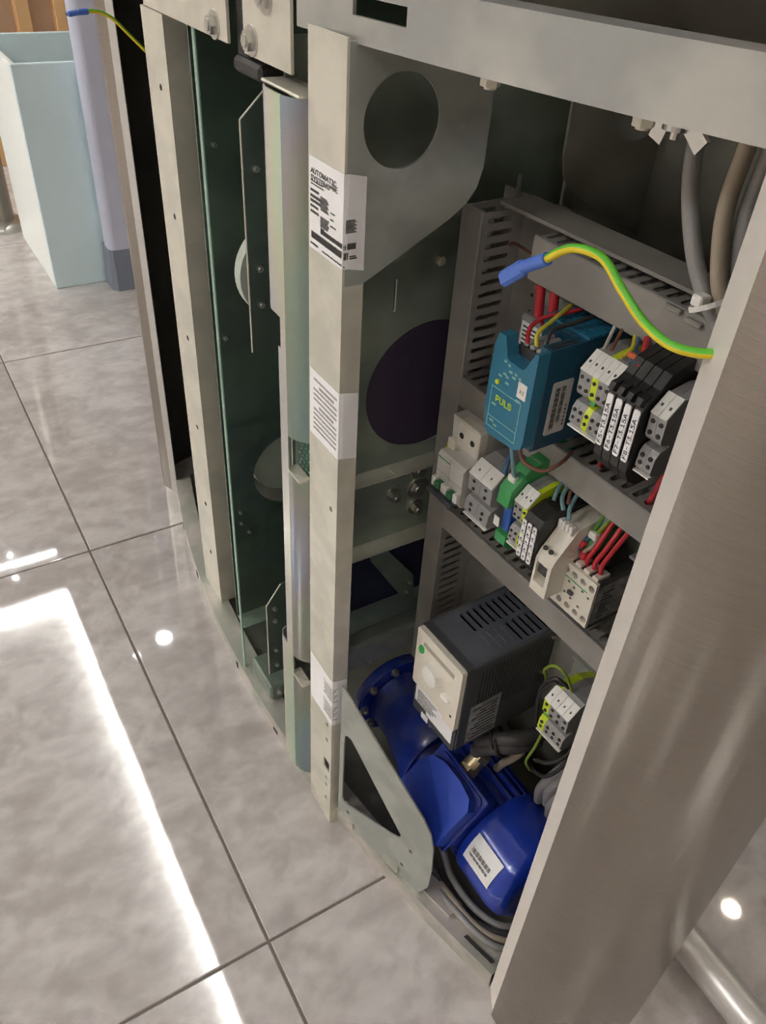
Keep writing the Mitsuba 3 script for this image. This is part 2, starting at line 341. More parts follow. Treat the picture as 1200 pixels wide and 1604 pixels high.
part(CB, 'front_post', cat([plate_x(post, .2795), bx(.2795, .298, .5045, .5065, 0, .752), bx(.2795, .30, .558, .560, 0, .916)]), 'm_zinc')
gus = Polygon([(.2800, .914), (.402, .914), (.4005, .85), (.400, .828), (.396, .813), (.387, .801), (.372, .791), (.2975, .752), (.2800, .7425)]).difference(Point(.3245, .8645).buffer(.0312, quad_segs=16))
part(CB, 'upper_gusset', plate_y(gus, .5046, .0025), 'm_zinc_dull')
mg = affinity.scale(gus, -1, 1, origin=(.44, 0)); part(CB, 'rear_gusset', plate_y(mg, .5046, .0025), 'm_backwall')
# lower gusset, leaning along the bowed front
t2 = np.array([.25830568, -.96606324, 0]); out2 = np.array([-.96606324, -.25830568, 0])
lg = Polygon([(.012, .030), (.012, .292), (.017, .289), (.147, .183), (.158, .168), (.165, .145), (.168, .10), (.167, .060), (.155, .030)],
             [[(.0185, .206), (.0225, .212), (.030, .212), (.118, .1145), (.1155, .106), (.105, .100), (.030, .073), (.022, .074), (.0185, .082)]])
lg = lg.difference(unary_union([Point(a, b).buffer(.0028, quad_segs=4) for a, b in ((.030, .058), (.135, .10), (.125, .056))]))
m = mapped(extr(lg, .002), (.2845, .506, 0), t2, (0, 0, 1), out2)
part(CB, 'lower_gusset', m, 'm_zinc_dull')
for a0, a1 in ((.015, .042), (.095, .122)):
    part(CB, 'lower_gusset__clip', mapped(extr(rrect(a0, a1, .032, .046, .004), .005), (.2845, .506, 0), t2, (0, 0, 1), out2), 'm_zinc_skirt')
# rounded passivated channel between glass and post
prof = np.array([(.300, .6305), (.284, .6295), (.2745, .6260), (.2705, .6170), (.2700, .6085), (.2698, .6000), (.2698, .5920), (.2705, .5850), (.2730, .5780), (.2775, .5715), (.2835, .5660), (.2905, .5622), (.2990, .5605)])
prof = smooth_path(np.c_[prof, np.zeros(len(prof))], 3)[:, :2]
zs = [.030, .19, .225, .2575, .265, .285, .30, .45, .533, .572, .60, .66, .672, .69, .72, .80, .868]
def keepc(i, j):
    ym = (prof[i, 1] + prof[i + 1, 1]) / 2; zm = (zs[j] + zs[j + 1]) / 2
    if (ym > .602 and .265 < zm < .69) or (ym > .597 and .66 < zm < .69): return False
    return not (.5615 < ym < .588 and (.533 < zm < .572 or .225 < zm < .2575))
kb = int(np.argmax(prof[:, 1] < .5875))
ch = part(CB, 'rounded_channel', sheet([[(x, y, z) for z in zs] for x, y in prof[:kb + 1]], .0016, lambda i, j: keepc(i, j), inward=(1, 0, 0)), 'm_irid', 35)
part(CB, 'rounded_channel__shaded_bend', sheet([[(x, y, z) for z in zs] for x, y in prof[kb:]], .0016, lambda i, j: keepc(i + kb, j), inward=(1, 0, 0)), 'm_irid_shaded', 35)
for z in (.5305, .2225): part(CB, 'rounded_channel__lip', bx(.2700, .282, .563, .592, z, z + .0025), 'm_zinc')
pcb = part(CB, 'circuit_board', bx(.284, .286, .562, .600, .52, .585), 'm_pcb')
part(CB, 'circuit_board__solder', cat([cyl((.2832, .566 + .0065 * i + .003 * (k % 2), .530 + .0062 * k), (.2838, .566 + .0065 * i + .003 * (k % 2), .530 + .0062 * k), .0011, 6) for i in range(4) for k in range(8)]), 'm_bolt', kind='stuff')
# top assembly
band = part(CB, 'top_band', sheet([[(arcx(y, -.0035), y, z) for z in (.9125, .919, .9275, .938, .946)] for y in list(np.linspace(.575, .5105, 4)) + list(np.linspace(.459, .20, 14))], .003,
    lambda i, j: not (i == 3 and j == 2), inward=(1, 0, 0)), 'm_zinc_band', 20)
part(CB, 'top_band__flange', arc_flat(.20, .575, .9145, -.0035, .022), 'm_zinc_band', 20); part(CB, 'top_band__flange', arc_flat(.20, .575, .948, -.0035, .02), 'm_zinc_band', 20)
for y in (.405, .305): bolt(CB, (arcx(y) + .012, y, .912), (0, 0, -1), .006, .006, False, 'm_zinc')
part(CB, 'fascia_plate', bx(.272, .2745, .687, .90, .8845, .96), 'm_zinc')
part(CB, 'fascia_plate', bx(.275, .2775, .578, .661, .882, .96), 'm_zinc')
part(CB, 'slide_bar', cat([bx(.279, .287, .663, .685, .872, .98, .002), bx(.274, .296, .632, .684, .866, .878, .003)]), 'm_black')
for y, z in ((.713, .894), (.645, .893), (.617, .924)): bolt(CB, (.272 if y > .68 else .275, y, z), (-1, 0, 0), .0075, .006)
part(CB, 'channel_cap', bx(.273, .30, .562, .628, .869, .8715, .001), 'm_zinc')
# rear skin, lid, end caps
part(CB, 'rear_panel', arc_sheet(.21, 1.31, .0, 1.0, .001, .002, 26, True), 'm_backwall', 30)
ysl = np.linspace(.2, 1.32, 30)
lidp = Polygon([(arcx(y, -.004), y) for y in ysl] + [(.884 - arcx(y), y) for y in ysl[::-1]])
m = extr(lidp, .03); m.apply_translation((0, 0, 1.03)); part(CB, 'lid', m, 'm_black')
def cap_profile():
    P = [(.3465, .2335), (.3318, .2098), (.3312, .2045), (.331, .200)]
    for a in np.linspace(0, math.pi, 30)[1:-1]: P.append((.44 - .109 * math.cos(a), .200 - .0747 * math.sin(a)))
    P += [(.549, .200), (.5488, .2045), (.5482, .2098), (.5335, .2335)]
    return np.array(P)
cp = cap_profile()
for s, nm in ((0, 'near'), (1, 'far')):
    q = cp.copy()
    if s: q[1], q[-2] = (.3385, .2235), (.5415, .2235); q[:, 1] = 1.5205 - q[:, 1]
    k = part(CB, 'end_cap', sheet([[(x, y, z) for z in np.linspace(0, 1.03, 4)] for x, y in q[1:-1]], .0018, inward=None), 'm_stainless', 40)
    lq = q[3:-3].copy(); lq += (np.array([.44, .21 if not s else 1.3105]) - lq) * np.array([.06, .06])
    part(k, 'shade_lining', sheet([[(x, y, z) for z in (.005, 1.025)] for x, y in lq], .001), 'm_black', 40)  # black sheet standing in for the shade inside the cap
    part(k, 'folded_edge', cat([sheet([[(x, y, z) for z in np.linspace(0, 1.03, 4)] for x, y in q[:2]], .0018, inward=(0.7, -.3 if not s else .3, 0)),
                                sheet([[(x, y, z) for z in np.linspace(0, 1.03, 4)] for x, y in q[-2:]], .0018, inward=(-0.7, -.3 if not s else .3, 0))]), 'm_rail' if s else 'm_stainless_lit')  # near edge takes the lit copy, far edge a darker metal
# partition plates
mp = Polygon([(.286, .476), (.60, .476), (.60, .752), (.60, .905), (.286, .905)])
mp = Polygon([(.290, .473), (.50, .473), (.50, .742), (.595, .742), (.595, .90), (.290, .90)])
mp = mp.difference(unary_union([Point(.4507, .566).buffer(.0755, quad_segs=20), rrect(.4012, .4042, .660, .694, .0014)]))
part(CB, 'slot_shade', bx(.396, .410, .655, .699, .6235, .6245), 'm_black')  # black sheet painting the shade seen through the slot
mpk = part(CB, 'partition_plate', plate_y(mp, .62, .0025), 'm_midplate')
part(CB, 'partition_plate__flange', bx(.290, .50, .598, .62, .471, .473), 'm_zinc'); part(CB, 'partition_plate__flange', bx(.50, .595, .600, .62, .740, .742), 'm_zinc')
bolt(CB, (.452, .62, .705), (0, -1, 0), .005, .004, False, 'm_zinc')
part(CB, 'rib_strip', bx(.405, .445, .597, .611, .4732, .4745), 'm_zinc')
part(CB, 'middle_plate', plate_y(sbox(.290, .363, .50, .471), .622, .0025), 'm_midplate')
part(CB, 'middle_plate__flange', bx(.290, .50, .600, .622, .3605, .363), 'm_zinc')
bolt(CB, (.4185, .622, .427), (0, -1, 0), .0055, .012); bolt(CB, (.4535, .622, .452), (0, -1, 0), .008, .006)
bolt(CB, (.4545, .622, .424), (0, -1, 0), .010, .005); bolt(CB, (.4535, .622, .396), (0, -1, 0), .0075, .010)
arm = Polygon([(.384, .360), (.404, .360), (.4475, .300), (.4505, .288), (.4505, .272), (.446, .263), (.440, .260), (.435, .263), (.385, .346)])
part(CB, 'lever_arm', plate_y(arm, .604, .004), 'm_zinc_green'); bolt(CB, (.443, .604, .289), (0, -1, 0), .003, .003, False); bolt(CB, (.4405, .604, .273), (0, -1, 0), .003, .003, False)
lowp = sbox(.290, .135, .54, .361).difference(Point(.430, .255).buffer(.096, quad_segs=24))
part(CB, 'lower_plate', plate_y(lowp, .640, .0025), 'm_midplate')
part(CB, 'lower_plate__drum', lathe([(0, .001), (0, .092), (.004, .094), (.10, .094)], (.430, .644, .255), (0, 1, 0), 48), 'm_drum_navy', 40)
part(CB, 'cross_rail', cat([bx(.288, .50, .596, .598, .172, .207), bx(.288, .50, .598, .628, .205, .207)]), 'm_zinc_dull')
part(CB, 'cross_rail', cat([bx(.288, .50, .606, .640, .229, .2315)]), 'm_zinc_green')
bolt(CB, (.385, .597, .176), (0, -1, 0), .0035, .003, False); bolt(CB, (.425, .628, .226), (0, -1, 0), .004, .003, False)
part(CB, 'belt_drum', lathe([(0, .001), (0, .080), (.12, .080)], (.4507, .626, .566), (0, 1, 0), 56), 'm_drum', 40)
# glass bay: dark sheet behind the wing with its openings, clamp plates, pulley
dp = Polygon([(.304, .05), (.585, .05), (.585, .90), (.304, .90)]).difference(Point(.405, .31).buffer(.060, quad_segs=20))
part(CB, 'glass_bay_plate', plate_y(dp, .87, .0025), 'm_darkplate')
part(CB, 'glass_bay_plate__foot', cat([bx(.304, .585, .84, .87, .046, .0485)]), 'm_midplate')
part(CB, 'shaft_cover', lathe([(0, .001), (0, .052), (.03, .056), (.06, .056)], (.409, .90, .305), (0, 1, 0), 40), 'm_zinc', 40)
for x, z in ((.322, .760), (.318, .535), (.322, .235), (.322, .255), (.333, .215)): bolt(CB, (x, .87, z), (0, -1, 0), .0035, .003, False)
for k, pl in enumerate([[(.301, .853), (.276, .830), (.2765, .615), (.350, .60), (.350, .853)], [(.298, .284), (.277, .253), (.2765, .12), (.350, .12), (.350, .284)]]):
    c = part(CB, 'clamp_plate', plate_y(Polygon(pl), .68, .002), 'm_darkplate')
    for z in ((.790, .70, .664) if k == 0 else (.245, .222, .165, .135)): bolt(c, (.288, .68, z), (0, -1, 0), .0035, .003, False)
    bright = cat([cyl((a[0], .6805, a[1]), (b[0], .6805, b[1]), .0009, 6) for a, b in zip(pl[:2], pl[1:3])])
    part(c, 'edge', bright, 'm_zinc')
part(CB, 'pulley', lathe([(0, .001), (0, .0570), (.016, .0570), (.016, .001)], (.370, .795, .640), (0, 1, 0), 48), 'm_paper_dim', 30)
part(CB, 'pulley__tooth', cat([bx(-.0015, .0015, -.0012, .018, .048, .0585).apply_transform(np.array(trimesh.transformations.translation_matrix((.372, .795, .640)) @ trimesh.transformations.rotation_matrix(a, (0, 1, 0)))) for a in np.radians(np.arange(95, 235, 7.0))]), 'm_darkmetal', kind='stuff')

# stickers: thin wrapped paper with their print
def sticker(z0, z1, name, lines):
    k = part(CB, name, sheet([[(x, y, z) for z in (z0 if y > .51 else z0 + dz0, z1 if y > .51 else z1 + dz0)] for x, y, dz0 in
                                ((.2791, .557, 0), (.2791, .530, 0), (.2791, .508, 0), (.2793, .5044, 0), (.2830, .5039, 0), (.2972, .5039, -.003))], .0004, inward=(-1, -.3, 0)), 'm_paper')
    ms = []
    for (a0, a1, b0, b1) in lines:       # a: share of the width from the hidden edge to the corner (0..1), then to the gusset edge (1..1.35)
        zz0, zz1 = z1 - b1 * (z1 - z0), z1 - b0 * (z1 - z0)
        if a0 < 1: ms.append(bx(.2782, .2787, .557 - .0525 * min(a1, 1), .557 - .0525 * a0, zz0, zz1))
        if a1 > 1: ms.append(bx(.2795 + .0177 * max(a0 - 1, 0) / .35, .2795 + .0177 * (a1 - 1) / .35, .5030, .5035, zz0 - .001, zz1 - .001))
    return k, ms
random.seed(3)
ln = [(.05, .30, .335, .36), (.05, .42, .395, .425), (.05, .36, .445, .475), (.05, .28, .505, .53), (.05, .3, .565, .59)]
ln += [(.06, .42, .245, .255), (.06, .45, .275, .285), (.05, .28, .93, .95), (.42, 1.02, .945, .958), (.62, .80, .19, .21)]
for k in range(9): ln.append((.36, .55 + .025 * (k % 3), .36 + .017 * k, .37 + .017 * k))
for k in range(6): ln.append((.36, .62 - .02 * (k % 3), .575 + .020 * k, .587 + .020 * k))
for k in range(8): ln.append((1.03, 1.17 + .03 * (k % 2), .45 + .018 * k, .46 + .018 * k))
for k in range(22): ln.append((.37 + .031 * k, .383 + .031 * k, .70 if k < 4 else .715, .765))
ln.append((1.06, 1.20, .70, .765)); ln += [(.66, .78, .46, .472), (.66, .75, .53, .542), (.66, .82, .60, .612), (1.10, 1.22, .86, .875), (1.10, 1.2, .84, .85)]
for k in range(36): ln.append((.08 + .028 * k, .08 + .028 * k + .013 + .006 * (k % 3 == 0), .80, .875))
k1, ms = sticker(.766, .834, 'rating_sticker', ln); part(k1, 'print', cat(ms), 'm_print', label='black barcodes and lines of small print')
tA = meshkit.text_mesh('AUTOMATIC', .0036, .0003, True); tB = meshkit.text_mesh('SYSTEMS', .0036, .0003, True); tC = meshkit.text_mesh('CE', .0042, .0003)
ms = [mapped(tA, (.2787, .5545, .8225), (0, -1.3, 0), (0, 0, 1), (-1, 0, 0)), mapped(tB, (.2787, .5545, .8175), (0, -1.3, 0), (0, 0, 1), (-1, 0, 0)), mapped(tC, (.2787, .521, .8185), (0, -1.2, 0), (0, 0, 1), (-1, 0, 0))]
part(k1, 'lettering', cat(ms), 'm_print')
ln = [(.15, .95, .10 + .075 * k, .125 + .075 * k) if k not in (1, 5) else (.35, .85, .10 + .075 * k, .135 + .075 * k) for k in range(11)]
k2, ms = sticker(.594, .660, 'notice_sticker', ln); part(k2, 'print', cat(ms), 'm_print_soft', label='grey lines of small print')
ln = [(.62 + .07 * (k % 2), 1.12 - .05 * (k % 3), .16 + .045 * k, .172 + .045 * k) for k in range(7)] + [(.62 + .07 * (k % 2), 1.12 - .05 * (k % 3), .58 + .045 * k, .592 + .045 * k) for k in range(7)]
k3, ms = sticker(.213, .291, 'worn_sticker', ln); part(k3, 'print', cat(ms), 'm_print_soft')

# ------------------------------------------------------------------ glass wing
GW = thing('glass_wing', 'sliding clear glass gate wing with a pale green edge, parked inside the cabinet', 'glass panel')
m = trimesh.Trimesh([(.2798, .783, .004), (.57, .783, .004), (.57, .783, .888), (.2785, .783, .888)], [(0, 1, 2), (0, 2, 3)], process=False)
part(GW, 'pane', m, 'm_glass')
part(GW, 'edge', cat([bx(.2775, .2795, .7795, .7865, .0, .889, .0006)]), 'm_glass_edge')

# ------------------------------------------------------------------ the wiring panel: local axes u (right), z (up), n (out)
TH = math.radians(2.5)
PO = np.array([.44, .45, 0.]); PU = np.array([math.sin(TH), -math.cos(TH), 0]); PN = np.array([-math.cos(TH), -math.sin(TH), 0]); PZ = np.array([0, 0, 1.])
W = lambda u, z, n: PO + u * PU + z * PZ + n * PN
pm = lambda m: mapped(m, PO, PU, PZ, PN)
def pbx(u0, u1, z0, z1, n0, n1, ch=0.0): return pm(bx(u0, u1, z0, z1, n0, n1, ch))
def pface(poly, n, t): return pm(mapped(extr(poly, t), (0, 0, n), (1, 0, 0), (0, 1, 0), (0, 0, 1)))      # polygon in (u, z), from n outwards
def pside(poly, u0, u1): return pm(mapped(extr(poly, u1 - u0), (u0, 0, 0), (0, 0, 1), (0, 1, 0), (-1, 0, 0)) if False else mapped(extr(poly, u1 - u0), (u1, 0, 0), (0, 0, 1), (0, 1, 0), (-1, 0, 0)))  # polygon in (n, z)
def ptext(s, u, z, n, h, d=.0003, ang=0.0, bold=False, sx=1.0):
    m = meshkit.text_mesh(s, h, d, bold); m.apply_scale((sx, 1, 1)); m.apply_transform(trimesh.transformations.rotation_matrix(ang, (0, 0, 1))); m.apply_translation((u, z, n)); return pm(m)

MP = thing('mounting_panel', 'grey steel mounting panel carrying the ducts and terminals', 'panel')
pp = sbox(-.125, .262, .19, .785)
pp = pp.difference(unary_union([Point(-.065, z).buffer(.002, quad_segs=3) for z in np.arange(.64, .74, .016)]))
part(MP, 'plate', pface(sbox(-.125, .262, .19, .785), -.0525, .0025), 'm_plate_grey')
part(MP, 'top_flange', pbx(-.09, .262, .783, .786, -.052, -.015), 'm_duct')
for z, a, b in ((.700, -.06, .25), (.538, -.09, .25), (.352, .09, .25)):
    part(MP, 'rail', cat([pbx(a, b, z - .0175, z + .0175, -.050, -.0475), pbx(a, b, z + .0135, z + .0175, -.050, -.0425), pbx(a, b, z - .0175, z - .0135, -.050, -.0425)]), 'm_zinc_dull')
part(MP, 'stud', pm(cyl((-.104, .772, -.047), (-.104, .80, -.047), .0022, 8)), 'm_bolt')
part(MP, 'hole', cat([pm(cyl((-.068, z, -.0499), (-.068, z, -.0496), .0016, 8)) for z in np.arange(.61, .71, .0155)]), 'm_hole', kind='stuff')
part(MP, 'screw', pm(cyl((-.049, .694, -.05), (-.049, .694, -.046), .004, 12)), 'm_bolt')

def comb_wall(fixed, span0, span1, n0, n1, pitch, slot, along_z):
    """A duct's side wall with open slots: teeth in a row, joined at the base."""
    ms = []; P = span0
    poly = sbox(span0, n0, span1, n1); cut = []
    while P + pitch < span1:
        cut.append(rrect(P + (pitch - slot) / 2, P + (pitch + slot) / 2, n0 + .012, n1 - .006, slot * .45)); P += pitch
    m = extr(poly.difference(unary_union(cut)), .0016)
    if along_z: return pm(mapped(m, (fixed, 0, 0), (0, 1, 0), (0, 0, 1), (1, 0, 0)))
    return pm(mapped(m, (0, fixed, 0), (1, 0, 0), (0, 0, 1), (0, -1, 0)))
VD = thing('wire_duct', 'upright slotted grey wire duct along the left of the panel', 'wire duct')
part(VD, 'cover', pbx(-.122, -.094, .185, .777, -.004, .0, .001), 'm_duct')
part(VD, 'slotted_wall', comb_wall(-.0965, .185, .775, -.050, -.003, .0113, .0048, True), 'm_duct')
part(VD, 'slotted_wall', comb_wall(-.1210, .185, .775, -.050, -.003, .0113, .0048, True), 'm_duct')
part(VD, 'base', pbx(-.121, -.095, .185, .775, -.050, -.048), 'm_duct')
for nm, z0, z1, u0, lab in (('top', .7425, .7790, -.029, 'topmost level grey wire duct, under the cabinet roof opening'), ('mid', .5870, .6180, -.095, 'level grey wire duct just below the teal power supply'), ('low', .4280, .4575, -.095, 'lowest level grey wire duct, above the dark drive unit')):
    D = thing('wire_duct', lab, 'wire duct')
    part(D, 'cover', pbx(u0, .262, z0, z1, -.004, .0, .001), 'm_duct')
    part(D, 'slotted_wall', comb_wall(z1 - .002, u0, .262, -.050, -.003, .0125, .0055, False), 'm_duct')
    part(D, 'slotted_wall', comb_wall(z0 + .0036, u0, .262, -.050, -.003, .0125, .0055, False), 'm_duct')
    part(D, 'base', pbx(u0, .262, z0 + .002, z1 - .002, -.050, -.048), 'm_duct')
    if nm == 'top':
        for (u, z) in ((.110, .7745), (.128, .772)):
            part(D, 'clip', pbx(u, u + .014, z, z + .004, 0, .004, .0008), 'm_duct')

# power supply
PS = thing('power_supply', 'teal power supply with a ribbed top and white barcode label', 'power supply')
front = Polygon([(.0205, .7255), (.010, .7165), (.0085, .69), (.0085, .66), (.0145, .640), (.020, .636), (.052, .6405), (.0565, .648), (.0585, .727), (.0475, .7135), (.0440, .7085), (.026, .7095), (.0215, .7130)])
psf = Polygon([(.0125, .6395), (.018, .6365), (.0500, .6385), (.0565, .6430), (.0580, .650), (.0580, .7270), (.0545, .7270), (.0470, .7115), (.0440, .7085), (.0290, .7090), (.0255, .7110), (.0205, .7265), (.0130, .7265), (.0095, .7160), (.0085, .69), (.0085, .66)])
part(PS, 'front', pface(psf, .048, .012), 'm_teal')
part(PS, 'body', cat([pbx(.0090, .0580, .636, .7100, -.038, .049, .002), pbx(.0090, .0580, .709, .7275, -.038, .012, .002), pbx(.0475, .0580, .708, .7275, .010, .048)]), 'm_teal_dark')
part(PS, 'rib', cat([pbx(.0095, .0577, .7275, .7300, -.036 + .0036 * k, -.0342 + .0036 * k) for k in range(13)]), 'm_teal', kind='stuff')
part(PS, 'side_groove', cat([pbx(.0580, .0584, .672 + .005 * k, .6733 + .005 * k, -.036, -.008) for k in range(3)]), 'm_hole')
part(PS, 'vent_slot', cat([pbx(.0505 + .0035 * k, .0525 + .0035 * k, .7277, .7279, .018, .044) for k in range(2)]), 'm_hole')
plug = part(PS, 'terminal_block', cat([pbx(.0235, .0470, .7095, .718, .012, .046)]), 'm_darkmetal')
for k in range(3): part(plug, 'clamp', pbx(.0250 + .0075 * k, .0305 + .0075 * k, .718, .7215, .016, .046, .001), 'm_grey_block')
part(PS, 'tag', pbx(.0425, .0525, .6850, .6985, .0601, .0606, .0001), 'm_white'); part(PS, 'tag__lettering', ptext('A2', .0448, .6895, .0607, .0032), 'm_print_soft')
part(PS, 'indicator', pm(cyl((.0195, .6868, .0600), (.0195, .6868, .0615), .0021, 14)), 'm_yellow_led')
fr = lambda a0, a1, b0, b1, w=.0007: cat([pbx(a0, a1, b1 - w, b1, .0600, .0603), pbx(a0, a1, b0, b0 + w, .0600, .0603), pbx(a0, a0 + w, b0, b1, .0600, .0603), pbx(a1 - w, a1, b0, b1, .0600, .0603)])
pr = [fr(.0135, .0490, .6440, .6810), pbx(.0140, .0490, .6535, .6541, .0600, .0603)]
for (u, z, w) in ((.023, .706, .003), (.028, .7045, .003), (.030, .700, .004), (.0365, .7005, .003), (.0415, .699, .003), (.0345, .697, .004), (.024, .6955, .004), (.0275, .694, .003), (.019, .692, .004), (.028, .689, .004), (.042, .6805, .006), (.0165, .665, .005), (.0165, .6495, .005), (.022, .6470, .004)):
    pr.append(pbx(u, u + w, z, z + .002, .0600, .0603))
part(PS, 'print', cat(pr), 'm_print_teal')
part(PS, 'lettering', ptext('PULS', .0195, .6695, .0601, .0056, .0004, 0, True), 'm_lime')
lb = part(PS, 'barcode_label', pm(mapped(extr(rrect(-.0385, -.0165, .650, .6985, .002), .0004), (.0580, 0, 0), (0, 0, -1), (0, 1, 0), (1, 0, 0))), 'm_paper_dim')
bars = [bx(.0585, .0588, .6550 + .0016 * k, .6550 + .0016 * k + (.0010 if k % 3 else .0005), .0300, .0345) for k in range(24)]
bars += [bx(.0585, .0588, .6600 + .0017 * k, .6600 + .0017 * k + (.0009 if k % 4 else .0004), .0240, .0280) for k in range(20)]
bars += [bx(.0585, .0588, .6560 + .0035 * k, .6575 + .0035 * k, .0190, .0205) for k in range(6)]
part(lb, 'print', pm(cat(bars)), 'm_print')
FB = thing('filter_box', 'small grey box with white label behind the teal power supply', 'box')
part(FB, 'body', pbx(-.050, -.012, .655, .700, -.050, -.022, .002), 'm_grey_block'); part(FB, 'label', pbx(-.046, -.018, .664, .694, -.0218, -.0214), 'm_paper'); part(FB, 'label__print', cat([pbx(-.044, -.024 - .003 * (k % 3), .689 - .004 * k, .6905 - .004 * k, -.0213, -.0211) for k in range(6)]), 'm_print')

# terminals
def terminal(u0, w, zb, mat, label, group, marker=True, n=.035, lime=False):
    """Two-tier spring terminal: zb is the bottom of its face; about 52 mm tall."""
    k = thing('terminal_block', label, 'terminal block', group)
    poly = Polygon([(-.042, zb + .004), (.010, zb - .003), (n - .003, zb + .0005), (n, zb + .004), (n - .001, zb + .016), (n - .004, zb + .0205), (n - .012, zb + .0225), (n - .012, zb + .0245), (n - .003, zb + .027),
                    (n - .001, zb + .030), (n - .0005, zb + .047), (n - .014, zb + .060), (.004, zb + .063), (-.02, zb + .060), (-.042, zb + .05)])
    part(k, 'body', pside(poly, u0 + .0001, u0 + w - .0001), mat)
    hs = []
    c = u0 + w / 2
    for z in (zb + .008, zb + .0145, zb + .0335, zb + .0425):
        for s in (0,):
            hs.append(pm(cyl((c + s * w * .25, z, n - .003), (c + s * w * .25, z, n + .0002), min(w * .24, .0018), 10)))
    part(k, 'wire_entry', cat(hs), 'm_hole')
    if lime: part(k, 'stripe', cat([pbx(u0 + w * .12, u0 + w * .88, zb + .0235, zb + .0275, n - .012, n - .0035), ]), 'm_green')
    if marker:
        d = np.array([-.0135, .013]); L = np.linalg.norm(d); d /= L; nn = np.array([.013, .0135]) / np.linalg.norm([.013, .0135]); p0 = np.array([n - .0005, zb + .047])
        q = [p0, p0 + d * L * 1.0, p0 + d * L + nn * .0018, p0 + nn * .0018]
        mk = part(k, 'marker', pside(Polygon(q), u0 + .0002, u0 + w - .0002), 'm_white')
        pc = p0 + d * L * .45 + nn * .00185
        part(mk, 'print', pm(bx(-.0009, .0009, -.0011, .0011, 0, .0001).apply_transform(np.array([[1, 0, 0, c], [0, d[1], nn[1], pc[1]], [0, d[0], nn[0], pc[0]], [0, 0, 0, 1.]]))), 'm_print')
    part(k, 'foot_strip', pbx(u0, u0 + w, zb - .0008, zb + .0006, n - .006, n + .0006), 'm_white')
    return k
pos = ['leftmost grey spring terminal beside the teal power supply', 'second grey spring terminal beside the teal power supply', 'yellow and green earth terminal beside the teal power supply', 'grey spring terminal right of the upper yellow and green earth terminal', 'grey spring terminal touching the first fuse holder F5']
for k in range(5): terminal(.0790 + .0062 * k, .0062, .6735, 'm_lime' if k == 2 else 'm_grey_block', pos[k], None, True, .037, k == 2)
for k, nme in enumerate(('F5', 'F6', 'F7', 'F8')):
    u0 = .1125 + .0083 * k
    f = thing('fuse_terminal', f'black fuse holder with white strip tag printed {nme}', 'fuse holder', None)
    poly = Polygon([(-.042, .664), (.0, .656), (.025, .654), (.036, .660), (.042, .670), (.0435, .720), (.040, .7285), (.030, .7345), (.022, .7445), (.0, .751), (-.03, .747), (-.042, .735)])
    part(f, 'body', pside(poly, u0 + .0003, u0 + .0078), 'm_black')
    part(f, 'lever', pside(Polygon([(.040, .7225), (.0465, .7260), (.044, .7310), (.036, .7320)]), u0 + .0018, u0 + .0062), 'm_black')
    part(f, 'tag', pface(rrect(u0 + .0020, u0 + .0074, .6795, .7220, .0015), .0436, .0012), 'm_paper')
    part(f, 'tag__lettering', ptext(f'{nme}-T3.15A', u0 + .0064, .6815, .0449, .0034, .0002, math.pi / 2, False, 1.32), 'm_tagtext')
for k in range(2): terminal(.1470 + .0072 * k, .0072, .6735, 'm_grey_block', ['grey two-tier terminal just right of fuse holder F8', 'rightmost grey two-tier terminal of the top row'][k], None, True, .037)

# breaker and middle row
BK = thing('circuit_breaker', 'white two pole circuit breaker with dark switch handle', 'circuit breaker')
part(BK, 'body', pside(Polygon([(-.044, .492), (.008, .492), (.010, .500), (.028, .505), (.030, .509), (.030, .548), (.027, .552), (.014, .5525), (.016, .590), (-.044, .590)]), -.0785, -.0375), 'm_grey_breaker')
part(BK, 'terminal_cover', pbx(-.068, -.036, .5600, .5905, .005, .0185, .002), 'm_cream')
for u in (-.0605, -.0440): part(BK, 'screw_hole', pm(cyl((u, .5755, .0180), (u, .5755, .0189), .0032, 14)), 'm_hole')
part(BK, 'nose_line', cat([pbx(-.0775, -.0385, .5290, .5296, .0300, .0303), pbx(-.0584, -.0578, .509, .552, .0300, .0302)]), 'm_print_soft')
for u in (-.0720, -.0520): part(BK, 'toggle', pbx(u, u + .008, .5135, .5210, .0285, .038, .0012), 'm_green_dark')
part(BK, 'handle', pbx(-.0790, -.0390, .5060, .5125, .032, .042, .0022), 'm_slate_side')
part(BK, 'rim', cat([pbx(-.0785, -.0735, .512, .523, .0295, .036, .001), pbx(-.063, -.0535, .512, .523, .0295, .036, .001), pbx(-.0435, -.0375, .512, .523, .0295, .036, .001)]), 'm_white')
part(BK, 'tag', pbx(-.0785, -.068, .5525, .5645, .012, .0205, .001), 'm_cream'); part(BK, 'tag__stripe', pbx(-.0789, -.0755, .5515, .5585, .012, .0208, .001), 'm_lime')
part(BK, 'brand_stripe', pbx(-.0775, -.058, .5455, .5467, .0300, .0303), 'm_green')
for k in range(2): terminal(-.0270 + .0172 * k, .0170, .5105, 'm_grey_block', ['wide grey terminal with a white tag beside the white circuit breaker', 'wide grey terminal with a white tag beside the green relay module'][k], None, True, .033)
RM = thing('relay_module', 'green relay module with a clear window over a blue relay', 'relay')
part(RM, 'body', pside(Polygon([(-.042, .512), (.020, .512), (.020, .585), (.010, .600), (-.042, .600)]), .0225, .0375), 'm_grey_block')
part(RM, 'top_housing', cat([pside(Polygon([(.018, .566), (.042, .562), (.040, .580), (.022, .598), (-.03, .606), (-.03, .585), (.010, .582)]), .0235, .0385)]), 'm_green')
part(RM, 'bottom_housing', pside(Polygon([(-.005, .508), (.030, .508), (.036, .515), (.036, .526), (.018, .530), (-.005, .524)]), .0235, .0375), 'm_green')
part(RM, 'relay', pbx(.0270, .0365, .5300, .5620, .018, .0345, .001), 'm_blue_relay')
